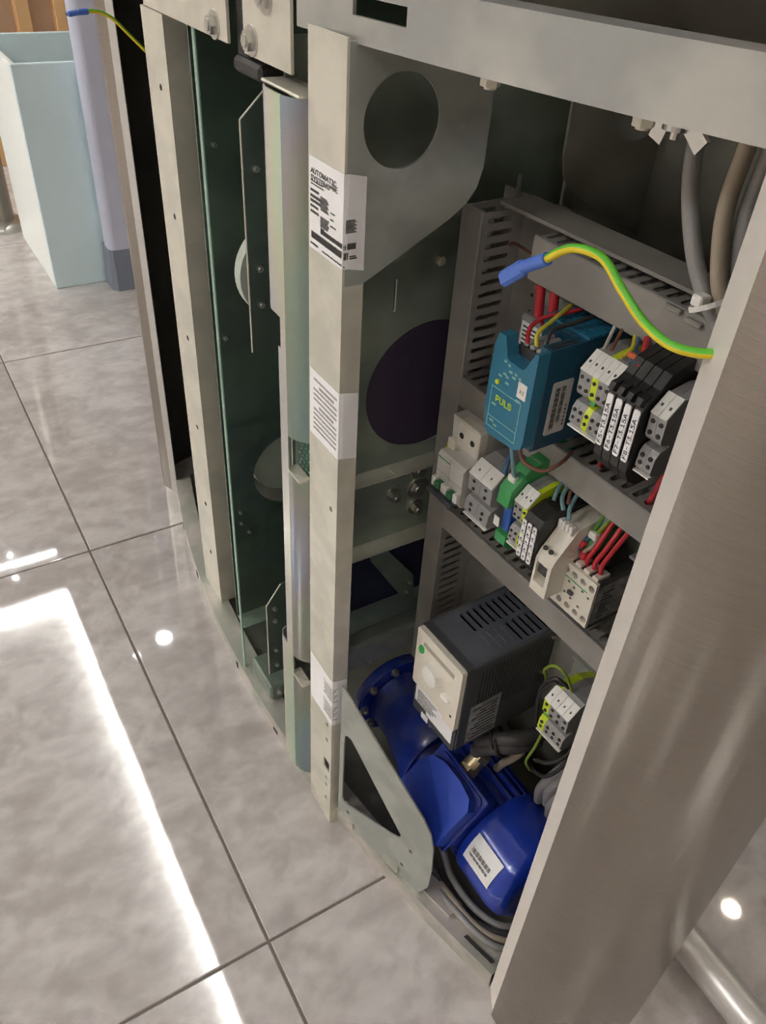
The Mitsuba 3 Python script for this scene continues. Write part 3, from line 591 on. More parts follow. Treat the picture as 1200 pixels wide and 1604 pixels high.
part(RM, 'clear_window', pm(mapped(trimesh.Trimesh([(.0225, .528, .039), (.0378, .528, .039), (.0378, .564, .041), (.0225, .564, .041)], [(0, 1, 2), (0, 2, 3)], process=False), (0, 0, 0), (1, 0, 0), (0, 1, 0), (0, 0, 1))), 'm_clear')
part(RM, 'tag', pbx(.0255, .0345, .5845, .592, .030, .036, .001), 'm_white'); part(RM, 'tag', pbx(.0225, .0295, .5340, .5445, .0392, .0400), 'm_white')
for k in range(3): terminal(.0395 + .0056 * k, .0056, .5235, 'm_lime' if k == 2 else 'm_grey_block', ['grey terminal right of the green relay module', 'second grey terminal right of the green relay module', 'yellow and green earth terminal in the middle row'][k], None, True, .036, k == 2)
for k in range(3):
    u0 = .0570 + .0066 * k
    f = thing('fuse_terminal', ['first black fuse holder of the middle row, next to the yellow and green terminal', 'second black fuse holder of the middle row', 'third black fuse holder, touching the cream relay socket'][k], 'fuse holder')
    part(f, 'body', pside(Polygon([(-.042, .512), (.0, .508), (.032, .510), (.038, .520), (.040, .562), (.034, .571), (.020, .577), (.0, .577), (-.042, .565)]), u0, u0 + .0064), 'm_black')
    part(f, 'tag', pface(rrect(u0 + .0010, u0 + .0058, .5240, .5655, .0012), .0398, .0010), 'm_paper')
    part(f, 'tag__lettering', cat([pbx(u0 + .0022, u0 + .0044, .527 + .0085 * j, .5285 + .0085 * j, .0408, .0410) for j in range(5)] + [pbx(u0 + .001, u0 + .0058, .5335 + .0085 * j, .5339 + .0085 * j, .0408, .0410) for j in range(4)]), 'm_tagtext')
RS = thing('relay_socket', 'cream relay socket with an empty slot, left of the contactor', 'relay socket')
sp = Polygon([(-.042, .498), (.036, .497), (.036, .534), (.033, .541), (.012, .568), (-.042, .574)])
part(RS, 'body', cat([pside(sp, .0935, .0975), pside(sp, .0775, .0800), pside(Polygon([(-.042, .498), (.022, .498), (.022, .530), (.0355, .5305), (.0355, .536), (.0325, .5405), (.012, .567), (-.042, .571)]), .0800, .0935), pside(Polygon([(.022, .497), (.036, .497), (.036, .508), (.022, .511)]), .0800, .0935)]), 'm_cream')
part(RS, 'slot', pbx(.0805, .0930, .5175, .5295, .0222, .0330), 'm_darkmetal')
for u in (.0835, .0905): part(RS, 'screw_hole', pm(cyl((u, .5470, .0325), (u, .5480, .0340), .0022, 12)), 'm_hole')
part(RS, 'terminal_row', cat([pbx(.0790 + .0045 * k, .0825 + .0045 * k, .5640 - .001 * (k % 2), .5720, .014, .020, .0008) for k in range(4)]), 'm_white')
part(RS, 'side_hole', cat([pm(cyl((.0974, .520, .008), (.0977, .520, .008), .0026, 12)), pm(cyl((.0974, .548, -.012), (.0977, .548, -.012), .0016, 12))]), 'm_hole')
ET = thing('earth_terminal', 'green earth terminal with white tag behind the contactor', 'terminal block')
part(ET, 'body', pside(Polygon([(-.042, .515), (-.002, .515), (.002, .550), (-.008, .562), (-.042, .560)]), .1000, .1060), 'm_green'); part(ET, 'tag', pbx(.099, .108, .5585, .5655, -.010, .002, .001), 'm_white')
CT = thing('contactor', 'cream faced contactor fed by three red wires', 'contactor')
face = sbox(.0812, .4810, .1325, .5335)
scr = [Point(.0868 + .0103 * k, .5255).buffer(.0034, quad_segs=6) for k in range(5)] + [Point(.0868 + .0103 * k, .4885).buffer(.0034, quad_segs=6) for k in range(5)]
part(CT, 'face', pface(face.difference(unary_union(scr)), .0115, .0035), 'm_cream')
part(CT, 'body', pbx(.0815, .1322, .4775, .5345, -.042, .0115), 'm_darkmetal')
part(CT, 'screw', cat([pm(cyl((.0868 + .0103 * k, z, .0105), (.0868 + .0103 * k, z, .0125), .0023, 10)) for k in range(5) for z in (.5255, .4885)]), 'm_label_grey')
part(CT, 'top_cap', cat([pbx(.0818 + .0103 * k, .0888 + .0103 * k, .5335, .5375, -.003, .0130, .0008) for k in range(5)]), 'm_cream')
part(CT, 'barrier', cat([pside(Polygon([(-.030, .530), (.004, .530), (.004, .5375), (-.030, .5475)]), .0905 + .0103 * k, .0920 + .0103 * k) for k in range(4)]), 'm_black')
part(CT, 'green_line', pbx(.0870, .1250, .5180, .5190, .0150, .0153), 'm_green')
part(CT, 'mark', cat([pbx(u, u + .0022, z, z + .0018, .0150, .0153) for u, z in ((.0885, .5185), (.1020, .5140), (.1090, .5120), (.1185, .5150), (.0950, .5020), (.1000, .5000), (.1080, .4980), (.1180, .4960), (.1260, .5130))]), 'm_print')
part(CT, 'lever', pbx(.1055, .1115, .5040, .5080, .0150, .0185, .0008), 'm_slate_side')
part(CT, 'nameplate', pm(mapped(extr(sbox(-.010, .483, .036, .528), .0004), (.1322, 0, 0), (0, 0, -1), (0, 1, 0), (1, 0, 0))), 'm_label_grey')
part(CT, 'nameplate__print', cat([pbx(.1327, .1329, .488 + .0042 * k, .4900 + .0042 * k, -.005 - .005 * (k % 2), .004) for k in range(8)]), 'm_print')
part(CT, 'top_tab', pbx(.1310, .1410, .5500, .5530, -.030, -.018, .001), 'm_grey_block')

# lower terminal group
for k in range(4): terminal(.1170 + .0085 * k, .0085, .3225, 'm_lime' if k == 0 else 'm_grey_block', ['yellow and green earth terminal of the low group beside the dark drive', 'first grey terminal right of the low yellow and green terminal', 'second grey terminal right of the low yellow and green terminal', 'last grey terminal of the low group, next to the stainless cap'][k], None, True, .022, k == 0)

# drive unit
VF = thing('inverter_drive', 'dark slate inverter drive with cream front and slotted top', 'inverter drive')
u0, u1 = -.0165, .0605
top = sbox(u0, -.045, u1, .066)
slots = []
for k in range(9): slots.append(rrect(u0 + .009, u0 + .037, -.040 + .0088 * k, -.0346 + .0088 * k, .002))
for k in range(9):
    if k < 5: slots.append(rrect(u0 + .043, u0 + .071, -.040 + .0088 * k, -.0346 + .0088 * k, .002))
tp = top.difference(unary_union(slots))
part(VF, 'top_cover', pm(mapped(extr(tp, .004), (0, .3835, 0), (1, 0, 0), (0, 0, 1), (0, -1, 0))), 'm_slate')
part(VF, 'top_rib', pm(cat([bx(u0 + .043, u0 + .068, .3835, .3841, -.040 + .0088 * k, -.0360 + .0088 * k, .0002) for k in range(5, 9)])), 'm_slate')
part(VF, 'body', cat([pbx(u0, u1, .2500, .3720, -.050, .076, .002), pbx(u0, u0 + .003, .370, .3835, -.050, .076), pbx(u1 - .003, u1, .370, .3835, -.050, .076), pbx(u0, u1, .370, .3835, .064, .076, .001), pbx(u0, u1, .370, .3835, -.050, -.044)]), 'm_slate_side')
part(VF, 'vent_shade', pbx(u0 + .003, u1 - .003, .3722, .3728, -.043, .060), 'm_black')  # black sheet under the slots, paints the shade inside the drive
part(VF, 'rear_plate', pbx(u0 - .002, u1 + .001, .245, .3890, -.0500, -.0470), 'm_zinc_dull')
ff = rrect(u0 + .0005, u1, .2975, .3835, .003).union(rrect(u1 - .020, u1, .2905, .31, .002)).difference(rrect(u0 + .0125, u1 - .011, .3640, .3705, .001))
part(VF, 'front_cover', pface(ff, .076, .006), 'm_cream')
part(VF, 'display_slot', pbx(u0 + .012, u1 - .0105, .3635, .3710, .0758, .0775), 'm_hole')
part(VF, 'front_cover__knob', pm(lathe([(0, .0135), (.004, .0130), (.008, .0120), (.009, .0105), (.009, .0001)], (u0 + .036, .3420, .082), (0, 0, 1), 32)), 'm_white', 35)
part(VF, 'front_cover__latch', pbx(u0 + .052, u0 + .066, .3260, .3310, .080, .0870, .002), 'm_white')
part(VF, 'front_cover__leaf', pface(affinity.rotate(affinity.scale(Point(u0 + .010, .3560).buffer(1, quad_segs=8), .0046, .0068), -18), .0820, .0004), 'm_leaf')
part(VF, 'front_cover__hole', pm(cyl((u1 - .008, .3085, .0819), (u1 - .008, .3085, .0822), .0018, 10)), 'm_hole')
part(VF, 'lower_front', pbx(u0 + .001, u1 - .001, .2500, .2980, .070, .0790, .002), 'm_slate_side')
wl = part(VF, 'warning_label', pface(rrect(u0 + .006, u1 - .004, .2620, .2940, .001).difference(sbox(u0 + .004, .260, u0 + .028, .268)), .0790, .0004), 'm_paper')
part(VF, 'warning_label__red_line', pface(Polygon([(u0 + .036, .2945), (u1 - .004, .2945), (u1 - .004, .2915), (u0 + .036, .2935)]), .0795, .0002), 'm_w_red')
part(VF, 'warning_label__print', cat([pbx(u0 + .010, u0 + .045 - .004 * (k % 3), .2880 - .0036 * k, .2893 - .0036 * k, .0795, .0797) for k in range(6)]), 'm_print')
part(VF, 'small_label', pbx(u0 + .020, u0 + .032, .2505, .2600, .0791, .0796), 'm_paper')
sidep = part(VF, 'nameplate', pm(mapped(extr(sbox(-.062, .2560, -.020, .3180), .0004), (u1, 0, 0), (0, 0, -1), (0, 1, 0), (1, 0, 0))), 'm_label_grey')
part(VF, 'nameplate__print', cat([pbx(u1 + .0005, u1 + .0007, .2600 + .0055 * k, .2620 + .0055 * k, .024, .058 - .005 * (k % 3)) for k in range(10)]), 'm_print')
part(VF, 'side_groove', cat([pbx(u1, u1 + .0003, .300, .372, -.044 + .0046 * k, -.0425 + .0046 * k) for k in range(22)]), 'm_black', kind='stuff')
for n, z in ((-.040, .372), (-.036, .318)): part(VF, 'rivet', pm(cyl((u1, z, n), (u1 + .003, z, n), .0022, 10)), 'm_bolt')

# ------------------------------------------------------------------ gear motor
GM = thing('gear_motor', 'blue gear motor lying in the cabinet base under the dark drive', 'motor')
MX, MZ = .425, .100
part(GM, 'flange', lathe([(0, .001), (0, .062), (.002, .064), (.014, .064), (.016, .062), (.016, .001)], (MX, .578, MZ), (0, 1, 0), 56), 'm_blue', 35)
part(GM, 'gearbox', lathe([(0, .001), (0, .040), (.004, .046), (.045, .047), (.062, .051), (.095, .058), (.110, .066), (.122, .066), (.122, .001)], (MX, .580, MZ), (0, -1, 0), 56), 'm_blue', 35)
part(GM, 'gearbox__housing', mapped(extr(rrect(-.050, .050, -.050, .050, .018), .030), (MX, .470, MZ), (1, 0, 0), (0, 0, 1), (0, -1, 0)), 'm_blue')
for a in np.radians([140, 100, 180, 60, 215]):
    bolt(GM, (MX + .055 * math.cos(a), .578, MZ + .055 * math.sin(a)), (0, -1, 0), .0045, .006)
for a in np.radians([110, 70]): bolt(GM, (MX + .040 * math.cos(a), .478, MZ + .062 * math.sin(a)), (-.3, -.8, .5), .0045, .005)
part(GM, 'stator', lathe([(0, .001), (0, .050), (.125, .050), (.125, .001)], (MX, .462, MZ), (0, -1, 0), 48), 'm_blue', 35)
fins = []
for a in np.radians(np.arange(-60, 250, 14)):
    c = np.array([MX + .053 * math.cos(a), .395, MZ + .053 * math.sin(a)]); rd = np.array([math.cos(a), 0, math.sin(a)]); tg = np.array([-math.sin(a), 0, math.cos(a)])
    fins.append(mapped(bx(-.0060, .0065, -.047, .047, -.0017, .0017), c, rd, (0, 1, 0), tg))
for f in fins: part(GM, 'fin', f, 'm_blue')
part(GM, 'fan_cover', lathe([(0, .001), (0, .0600), (.003, .0625), (.060, .0620), (.072, .0590), (.079, .052), (.082, .042), (.082, .001)], (MX, .348, MZ), (0, -1, 0), 64), 'm_blue_cover', 35)
a45 = math.radians(45); bn = np.array([-math.cos(a45), 0, math.sin(a45)]); bv = np.array([math.sin(a45), 0, math.cos(a45)]); byy = np.array([0, -1., 0]); bo = np.array([MX, .391, MZ])
def tb(m): return mapped(m, bo, bv, byy, bn) if np.dot(np.cross(bv, byy), bn) > 0 else mapped(m, bo, byy, bv, bn)
oct_ = Polygon([(-.042, -.030), (-.030, -.041), (-.004, -.0335), (.024, -.041), (.0415, -.033), (.0405, -.010), (.0415, .020), (.033, .030), (.012, .0335), (-.016, .0325), (-.034, .026), (-.0415, .010)])
part(GM, 'terminal_box', cat([tb(mapped(extr(rrect(-.043, .043, -.040, .036, .010), .045), (0, 0, .040), (1, 0, 0), (0, 1, 0), (0, 0, 1))), tb(bx(-.046, .046, -.041, .039, .076, .081, .001))]), 'm_blue')
tl = part(GM, 'terminal_box__lid', tb(mapped(extr(oct_.buffer(.002, quad_segs=3), .0165), (0, -.001, .084), (1, 0, 0), (0, 1, 0), (0, 0, 1))), 'm_blue_lid')
emb = [mapped(extr(Point(-.012, -.006).buffer(.0085).difference(Point(-.012, -.006).buffer(.0075)), .0005), (0, 0, .1000), (1, 0, 0), (0, 1, 0), (0, 0, 1))]
gl = part(GM, 'cable_gland', tb(cat([cyl((-.008, .036, .062), (-.008, .044, .062), .0130, 6), cyl((-.008, .044, .062), (-.008, .056, .062), .0112, 20), cyl((-.008, .056, .062), (-.008, .064, .062), .0128, 6)])), 'm_brass')
lab = []
for a0, a1, s0, s1 in ((132, 166, .012, .058),):
    gpts = [[(MX + .0632 * math.cos(a), .348 - s, MZ + .0632 * math.sin(a)) for s in (s0, s1)] for a in np.radians(np.linspace(a0, a1, 8))]
part(GM, 'rating_label', sheet(gpts, .0004), 'm_paper')
bars = []
for k in range(18):
    s = .018 + .0018 * k
    for (a0, a1) in ((146, 151), (153.5, 156.5)):
        bars.append(sheet([[(MX + .0640 * math.cos(a), .348 - q, MZ + .0640 * math.sin(a)) for q in (s, s + (.0011 if k % 3 else .0006))] for a in np.radians([a0, (a0 + a1) / 2, a1])], .0002))
part(GM, 'rating_label__print', cat(bars), 'm_print')
for y0, y1 in ((.40, .45), (.53, .57)): part(GM, 'foot', bx(MX - .018, MX + .05, y0, y1, .016, .058, .004), 'm_darkmetal')

# ------------------------------------------------------------------ wires and cables
def wire(name, pts, r, mat, label, category='wire', local=True, group=None, sec=8):
    P = [W(*p) for p in pts] if local else pts
    return single(name, tube(P, r, sec), mat, label, category, 40, group)
wire('wire', [(.0293, .7197, .045), (.0192, .7265, .035), (.0164, .7310, .02), (.0216, .7335, .0), (.0285, .7380, -.02)], .0018, 'm_w_red', 'red wire plugged into the top of the teal power supply')
wire('wire', [(.0365, .7200, .042), (.0316, .7288, .038), (.0273, .7337, .02), (.0138, .7385, -.02)], .0018, 'm_w_yellow', 'yellow wire plugged into the top of the teal power supply')
wire('wire', [(.0430, .7200, .040), (.0379, .7319, .03), (.0406, .7351, .01), (.0448, .7400, -.02)], .0018, 'm_w_dark', 'dark wire plugged into the top of the teal power supply')
for k, (u, lab) in enumerate(((-.021, 'left of two thick red sleeved leads below the top duct'), (-.0045, 'right of two thick red sleeved leads below the top duct'))):
    w = thing('sleeved_lead', lab, 'lead')
    part(w, 'sleeve', tube([W(u - .004, .742, -.014), W(u, .733, -.011), W(u + .003, .712, -.011)], .0042, 12), 'm_w_red', 40)
    part(w, 'core', tube([W(u + .003, .712, -.011), W(u + .004, .700, -.020)], .0022, 8), 'm_w_red', 40)
for nm, pts, r, mat, lab in [
    ('white', [(.0821, .7339, .02), (.0677, .744, -.005)], .0014, 'm_w_white', 'short white wire above the upper terminal row'),
    ('brown', [(.0889, .737, .02), (.0752, .7447, -.005)], .0014, 'm_w_brown', 'short brown wire above the upper terminal row'),
    ('yellow', [(.0998, .7365, .022), (.0999, .7412, .012), (.0867, .7446, -.005)], .0016, 'm_w_yellow', 'bent yellow wire above the upper terminal row'),
    ('blue', [(.1087, .7352, .02), (.0941, .7439, .0)], .0018, 'm_w_blue', 'blue wire above the upper terminal row'),
    ('red', [(.119, .7380, .025), (.113, .743, .015), (.1015, .7472, .0)], .0024, 'm_w_red', 'thick red wire behind fuse holder F5'),
    ('red', [(.1374, .737, .022), (.1309, .7400, .012), (.1229, .747, -.003)], .0024, 'm_w_red', 'thick red wire behind fuse holder F8'),
    ('red', [(.0951, .665, .004), (.0900, .640, .0), (.0780, .610, -.02)], .0025, 'm_w_red', 'red wire dropping below the upper grey terminals'),
    ('red', [(.1535, .662, .006), (.147, .6378, .0), (.1321, .608, -.02)], .0025, 'm_w_red', 'red wire dropping beside the stainless cap edge'),
    ('brown', [(.0451, .640, .05), (.0536, .627, .05), (.0717, .6263, .045), (.0764, .633, .03), (.0628, .6260, .004)], .0017, 'm_w_brown', 'looped brown wire hanging under the teal power supply'),
    ('teal', [(.0348, .640, .05), (.0417, .6196, .05), (.0423, .6029, .045), (.033, .594, .030)], .0018, 'm_w_teal', 'pale teal wire from the power supply to the green relay module'),
    ('blue', [(.0059, .5728, .02), (.0029, .5836, .015), (-.0116, .5880, -.006)], .0024, 'm_w_blue', 'blue wire behind the wide grey terminals'),
    ('yellow', [(.055, .5722, .02), (.0471, .5777, .005), (.0383, .5870, -.012)], .0016, 'm_w_yellow', 'yellow wire behind the middle row white marker'),
    ('blue', [(.0474, .5801, .025), (.0413, .5800, .012), (.0262, .5870, -.012)], .0018, 'm_w_blue', 'pale blue wire right of the green relay module'),
    ('blue', [(.0649, .5800, .015), (.061, .5868, .008), (.0508, .5890, -.012)], .0018, 'm_w_teal', 'pale blue wire arching over the black fuse holders, leftmost'),
    ('blue', [(.0779, .5782, .015), (.0695, .5854, .010), (.0572, .5890, -.012)], .0020, 'm_w_teal', 'pale blue wire arching over the black fuse holders, middle one'),
    ('blue', [(.0867, .5740, .016), (.0805, .5823, .010), (.0704, .5890, -.012)], .0020, 'm_w_teal', 'pale blue wire entering the cream relay socket'),
    ('brown', [(.0786, .5851, .012), (.0689, .5873, .0), (.064, .5900, -.012)], .0016, 'm_w_brown', 'brown wire among the pale blue ones in the middle row'),
    ('green', [(.0991, .560, -.004), (.1022, .5706, -.004), (.1015, .5879, -.016)], .0020, 'm_w_green', 'green wire rising behind the cream relay socket'),
    ('green', [(.1033, .560, -.004), (.107, .5695, -.004), (.1095, .5876, -.016)], .0020, 'm_w_gyl', 'yellow-green wire rising behind the contactor'),
    ('grey', [(.103, .5374, .005), (.1036, .5464, .005), (.1072, .5565, .0), (.104, .588, -.015)], .0019, 'm_w_beige', 'grey brown wire with red ferrule entering the contactor'),
    ('blue', [(.0937, .5385, .005), (.0973, .547, .005), (.0992, .5561, .0), (.1095, .588, -.015)], .0021, 'm_w_blue', 'dark blue wire with red ferrule entering the contactor'),
    ('red', [(.109, .5322, .005), (.109, .5428, .005), (.1116, .5581, .0), (.1107, .588, -.018)], .0022, 'm_w_red', 'leftmost of the three red wires entering the contactor'),
    ('red', [(.1176, .5323, .005), (.1175, .5451, .005), (.1202, .5596, .0), (.1204, .588, -.018)], .0022, 'm_w_red', 'middle of the three red wires entering the contactor'),
    ('red', [(.1264, .5312, .005), (.1245, .5447, .005), (.1263, .5592, .0), (.129, .588, -.018)], .0022, 'm_w_red', 'rightmost of the three red wires entering the contactor'),
    ('gy', [(.0935, .3593, -.005), (.0979, .3852, .008), (.112, .4080, .013), (.1246, .4058, .010), (.133, .3856, .004)], .0016, 'm_w_gyl', 'yellow-green wire arching over the low terminal group'),
    ('gy', [(.1185, .3230, .008), (.1173, .2842, .015), (.1077, .2426, .01), (.1087, .219, .0)], .0016, 'm_w_gyl', 'yellow-green wire hanging below the low terminal group'),
    ('dark', [(.097, .3053, .0), (.0996, .3571, .008), (.1163, .3938, .013), (.1289, .384, .002)], .0020, 'm_w_dark', 'outer dark wire arching beside the dark drive'),
    ('dark', [(.0996, .295, .0), (.0993, .3433, .008), (.1142, .3838, .012), (.1246, .3840, .002)], .0020, 'm_w_dark', 'inner dark wire arching beside the dark drive'),
    ('dark', [(.1183, .2585, .01), (.1394, .2835, .015), (.1528, .3100, .01), (.1511, .3252, .0)], .0022, 'm_w_dark', 'dark wire curling under the low terminal group'),
    ('dark', [(.1101, .2221, .0), (.1364, .2508, .01), (.1528, .2904, .01), (.1545, .3200, .0)], .0022, 'm_w_dark', 'lowest dark wire curling under the low terminal group')]:
    wire('wire', pts, r, mat, lab)
k = thing('ferrule', 'red ferrule sleeve on the dark blue contactor wire', 'ferrule'); scene[k] = mikit.ply(tube([W(.0975, .5475, .005), W(.0990, .5535, .002)], .0034, 10), 'm_w_red', 40)
k = thing('ferrule', 'red ferrule sleeve on the grey brown contactor wire', 'ferrule'); scene[k] = mikit.ply(tube([W(.1030, .5385, .005), W(.1036, .5455, .005)], .0034, 10), 'm_w_red', 40)
k = thing('cable_tie', 'orange cable tie around the wires above the upper terminals', 'cable tie'); scene[k] = mikit.ply(pbx(.103, .117, .7385, .7425, .017, .021, .001), 'm_w_orange')
wire('wire', [(-.1089 + .012, .7406, -.040), (-.0854, .7478, -.034), (-.0539, .7529, -.022), (-.028, .752, -.02)], .0013, 'm_w_brown', 'thin dark brown wire leaving the upright duct')
CBN = thing('cable_bundle', 'dark grey taped cable bundle between drive and low terminals', 'cable bundle')
for a, (dz, dn) in enumerate(((0, 0), (-.013, .004), (-.006, -.012))):
    part(CBN, 'sleeve', tube([W(.0520, .2227 + dz, .028 + dn), W(.0738, .2478 + dz, .018 + dn), W(.0870, .2522 + dz, .0 + dn), W(.0900, .2463 + dz, -.03 + dn)], .0085, 12), 'm_w_charcoal', 40)
for u in (.066, .074): part(CBN, 'tie', pm(lathe([(0, .0135), (0, .0150), (.003, .0150), (.003, .0135)], (u, .2385, .018), (.7, .5, -.4), 20)), 'm_black', 30)
wire('cable', [(.0600, .1560, -.004), (.0680, .1780, -.004), (.0763, .1951, -.006), (.0828, .2150, -.012), (.0820, .240, -.03)], .0048, 'm_w_beige', 'short grey cable rising from the brass gland of the motor', 'cable', sec=12)
for k, (uo, zo) in enumerate(((0, 0), (.012, .010), (.020, -.006))):
    wire('cable', [(.118 + uo, .155 + zo, -.02), (.122 + uo, .19 + zo, -.012), (.130 + uo, .225 + zo, -.018), (.138 + uo, .25 + zo, -.035)], .0062, 'm_w_grey', ['left of the grey cables coiled below the low terminals', 'middle of the grey cables coiled below the low terminals', 'right of the grey cables coiled below the low terminals'][k], 'cable', sec=12)
# floor cables around the motor's end
for pts, r, mat, lab in [([(.398, .50, .024), (.392, .44, .026), (.384, .40, .030), (.376, .375, .031), (.369, .350, .031), (.370, .313, .031), (.380, .284, .031), (.396, .268, .030), (.43, .258, .027), (.47, .255, .024)], .0044, 'm_w_grey', 'grey cable nearest the blue motor on the cabinet floor'),
                         ([(.372, .47, .023), (.362, .41, .027), (.356, .377, .029), (.353, .346, .029), (.356, .309, .029), (.367, .284, .029), (.390, .262, .028), (.43, .246, .025), (.47, .243, .024)], .0050, 'm_w_charcoal', 'dark grey cable second from the motor on the cabinet floor'),
                         ([(.362, .42, .021), (.3545, .37, .026), (.3530, .330, .0345), (.3580, .293, .0345), (.370, .268, .033), (.392, .250, .030), (.43, .234, .026), (.47, .231, .024)], .0042, 'm_w_beige', 'beige cable third from the motor on the cabinet floor'),
                         ([(.350, .40, .0205), (.3465, .350, .030), (.3485, .310, .0365), (.3545, .280, .0365), (.3665, .257, .034), (.391, .239, .030), (.43, .222, .024), (.47, .219, .0205)], .0040, 'm_w_grey', 'outermost grey cable on the cabinet floor')]:
    single('cable', tube(pts, r, 12), mat, lab, 'cable', 40)
# grey cables hanging from the top band
for pts, r, mat, lab in [([(.412, .329, .912), (.412, .3285, .8895), (.411, .3215, .861), (.409, .3045, .830), (.407, .2845, .809), (.412, .262, .787)], .0052, 'm_w_grey', 'grey cable hanging by the wing nut'),
                         ([(.412, .292, .915), (.406, .290, .89), (.402, .288, .862), (.402, .281, .834), (.404, .273, .815), (.41, .255, .79)], .0050, 'm_w_beige', 'beige cable hanging in front of the far cables by the stainless cap'),
                         ([(.418, .282, .915), (.414, .280, .89), (.412, .280, .862), (.412, .275, .834), (.414, .268, .815), (.42, .252, .79)], .0055, 'm_w_grey', 'grey cable behind the beige one by the stainless cap')]:
    single('cable', tube(pts, r, 12), mat, lab, 'cable', 40)
single('cable_tie', cat([lathe([(0, .012), (0, .0135), (.003, .0135), (.003, .012)], (.4035, .279, .812), (.1, -.5, -.8), 20), bx(.390, .399, .276, .284, .810, .817, .001)]), 'm_white', 'white cable tie round the grey hanging cables', 'cable tie')
WN = thing('wing_nut', 'zinc wing nut on a stud under the top band', 'wing nut')
part(WN, 'hub', cat([cyl((.40, .334, .893), (.40, .334, .906), .0085, 20), cyl((.40, .334, .888), (.40, .334, .916), .003, 10)]), 'm_bolt')
part(CB, 'glass_shoe', bx(.285, .325, .70, .768, .032, .062, .003), 'm_zinc_green'); bolt(CB, (.300, .70, .048), (0, -1, 0), .0045, .004)
bolt(CB, (.31, .86, .034), (0, 0, 1), .005, .004)
for s_, tip in ((1, (.400, .3475, .8845)), (-1, (.400, .3130, .8880))):
    root = np.array([.400, .334 + s_ * .006, .8970]); elbow = np.array([.400, .334 + s_ * .0095, .8965]); tip = np.array(tip)
    def blade(p, q, w0, w1):
        d = (q - p) / np.linalg.norm(q - p); nrm = np.array([1., 0, 0]); t = np.cross(nrm, d)
        return hullof([p + i * nrm * .0014 + j * t * w0 for i in (-1, 1) for j in (-1, 1)] + [q + i * nrm * .0014 + j * t * w1 for i in (-1, 1) for j in (-1, 1)])
    part(WN, 'wing', cat([blade(root, elbow, .0040, .0048), blade(elbow, tip, .0048, .0052)]), 'm_bolt')

# earth leads with blue spade connectors, each half green, half yellow
def earth_lead(pts, r, label, con):
    k = thing('earth_lead', label, 'earth wire')
    part(k, 'yellow_stripe', tube(pts, r, 12, 10, (0, 6)), 'm_gy_yellow', True); part(k, 'green_stripe', tube(pts, r, 12, 10, (6, 12)), 'm_gy_green', True)
    a, b, c = [np.array(q, float) for q in con]
    m1 = tube([a, b], r * 1.55, 14); dd = (c - b) / np.linalg.norm(c - b); up = np.cross(dd, [1, 0, 0]); up /= np.linalg.norm(up)
    sd = np.cross(dd, up)
    m2 = mapped(bx(-.001, np.linalg.norm(c - b), -r * 1.9, r * 1.9, -r * 1.25, r * 1.25, r * .8), b, dd, up, sd)
    part(k, 'connector', cat([m1, m2]), 'm_spade', 30)
    part(k, 'connector__mouth', mapped(bx(0, .0006, -r * 1.2, r * 1.2, -r * .5, r * .5), c, dd, up, sd), 'm_hole')
earth_lead([(.33, .346, .824), (.33, .336, .832), (.33, .325, .838), (.33, .311, .8405), (.33, .299, .839), (.33, .283, .829), (.331, .263, .818), (.334, .243, .8135), (.345, .225, .816), (.37, .212, .822)], .0027,
           'green and yellow earth wire arching out over the open wiring panel', [(.33, .345, .8245), (.33, .364, .8125), (.33, .383, .7965)])
earth_lead([(.307, 1.27, .830), (.316, 1.27, .830), (.326, 1.27, .828), (.342, 1.27, .819), (.361, 1.27, .800), (.381, 1.27, .780), (.41, 1.29, .755), (.44, 1.34, .742), (.45, 1.386, .74)], .0025,
           'green and yellow earth wire sticking out past the far end cap', [(.308, 1.27, .830), (.297, 1.27, .8295), (.280, 1.27, .827)])

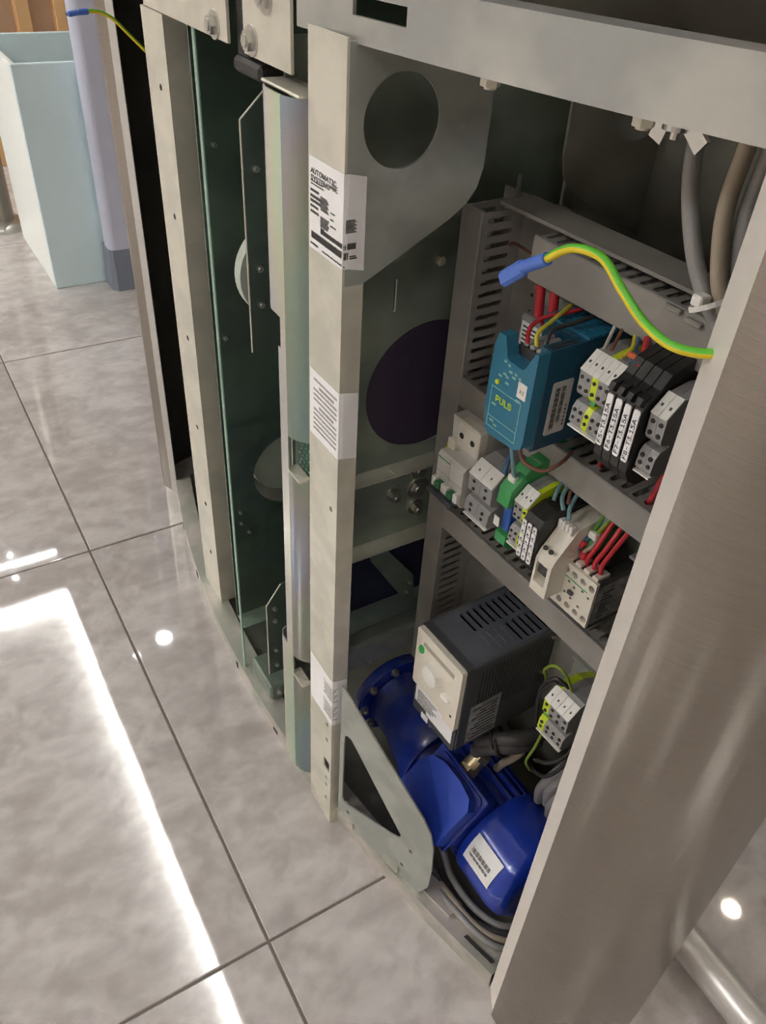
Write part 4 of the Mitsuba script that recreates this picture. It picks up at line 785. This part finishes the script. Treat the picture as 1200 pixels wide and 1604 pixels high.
# ------------------------------------------------------------------ beyond the gate
PL = thing('planter', 'tall pale blue planter box beside the lilac upright', 'planter')
x0, x1, y0, y1, hz = .364, .80, 2.356, 2.80, .577
part(PL, 'front', bx(x0, x1, y0, y0 + .014, 0, hz, .002), 'm_planter'); part(PL, 'side', bx(x0, x0 + .014, y0 + .014, y1, 0, hz, .002), 'm_planter_side')
part(PL, 'side', bx(x1 - .014, x1, y0 + .014, y1, 0, hz, .002), 'm_planter'); part(PL, 'back', bx(x0 + .014, x1 - .014, y1 - .014, y1, 0, hz, .002), 'm_planter')
part(PL, 'soil', bx(x0 + .014, x1 - .014, y0 + .014, y1 - .014, .0, .50), 'm_soil')
LU = thing('upright_panel', 'lilac grey upright panel with a dark plinth next to the planter', 'panel')
m = extr(rrect(.512, .90, 2.275, 2.345, .02), 1.30); m.apply_translation((0, 0, .118)); part(LU, 'body', m, 'm_lilac', 30)
m = hullof([(x, y, z) for z, e in ((0, .0), (.118, .006)) for x, y in ((.506 + e, 2.285), (.520, 2.270 + e), (.905, 2.270 + e), (.905, 2.350), (.506 + e, 2.350))]); part(LU, 'plinth', m, 'm_plinth')
SH = thing('shelf_unit', 'tan shelf unit with pale wooden uprights behind the planter', 'shelf')
part(SH, 'panel', bx(.40, 1.4, 3.66, 3.70, .02, 1.2), 'm_crate_panel')
for x in (.42, .615, .752, 1.05): part(SH, 'upright', bx(x, x + .05 if x < .7 else x + .04, 3.60, 3.66, 0, 1.2, .003), 'm_crate_wood')
part(SH, 'shelf', bx(.40, 1.4, 3.60, 3.66, .30, .33), 'm_crate_panel')
BO = thing('bollard', 'brown metal bollard with a chrome foot, left of the planter', 'bollard')
part(BO, 'pole', cyl((.325, 2.93, .02), (.325, 2.93, .95), .042, 32), 'm_stainless', 40)
part(BO, 'foot', lathe([(0, .085), (.008, .085), (.020, .070), (.028, .046), (.028, .01)], (.325, 2.93, 0), (0, 0, 1), 40), 'm_bolt', 35)
RT = thing('guard_rail', 'round stainless rail running out from the near end cap', 'rail')
part(RT, 'tube', cyl((.568, .168, .035), (.548, -.75, .035), .0225, 32), 'm_rail', 40)
part(RT, 'end_foot', bx(.52, .57, -.78, -.74, 0, .05, .004), 'm_stainless_lit')
NG = thing('gate_cabinet', 'closed dark sided gate cabinet, added out of view to streak the stainless end cap reflections', 'gate cabinet')  # unseen cabinet added as a dark band in the cap reflections
ys2 = np.linspace(-.25, 1.25, 24)
fx = lambda y: 1.40 + (y - .5) ** 2 / 4.5
m = extr(Polygon([(fx(y), y) for y in ys2] + [(3.1 - fx(y), y) for y in ys2[::-1]]), .99); part(NG, 'body', m, 'm_darkmetal', 40)
m = extr(Polygon([(fx(y) - .01, y * 1.01) for y in ys2] + [(3.11 - fx(y), y * 1.01) for y in ys2[::-1]]), .03); m.apply_translation((0, 0, .99)); part(NG, 'lid', m, 'm_black')
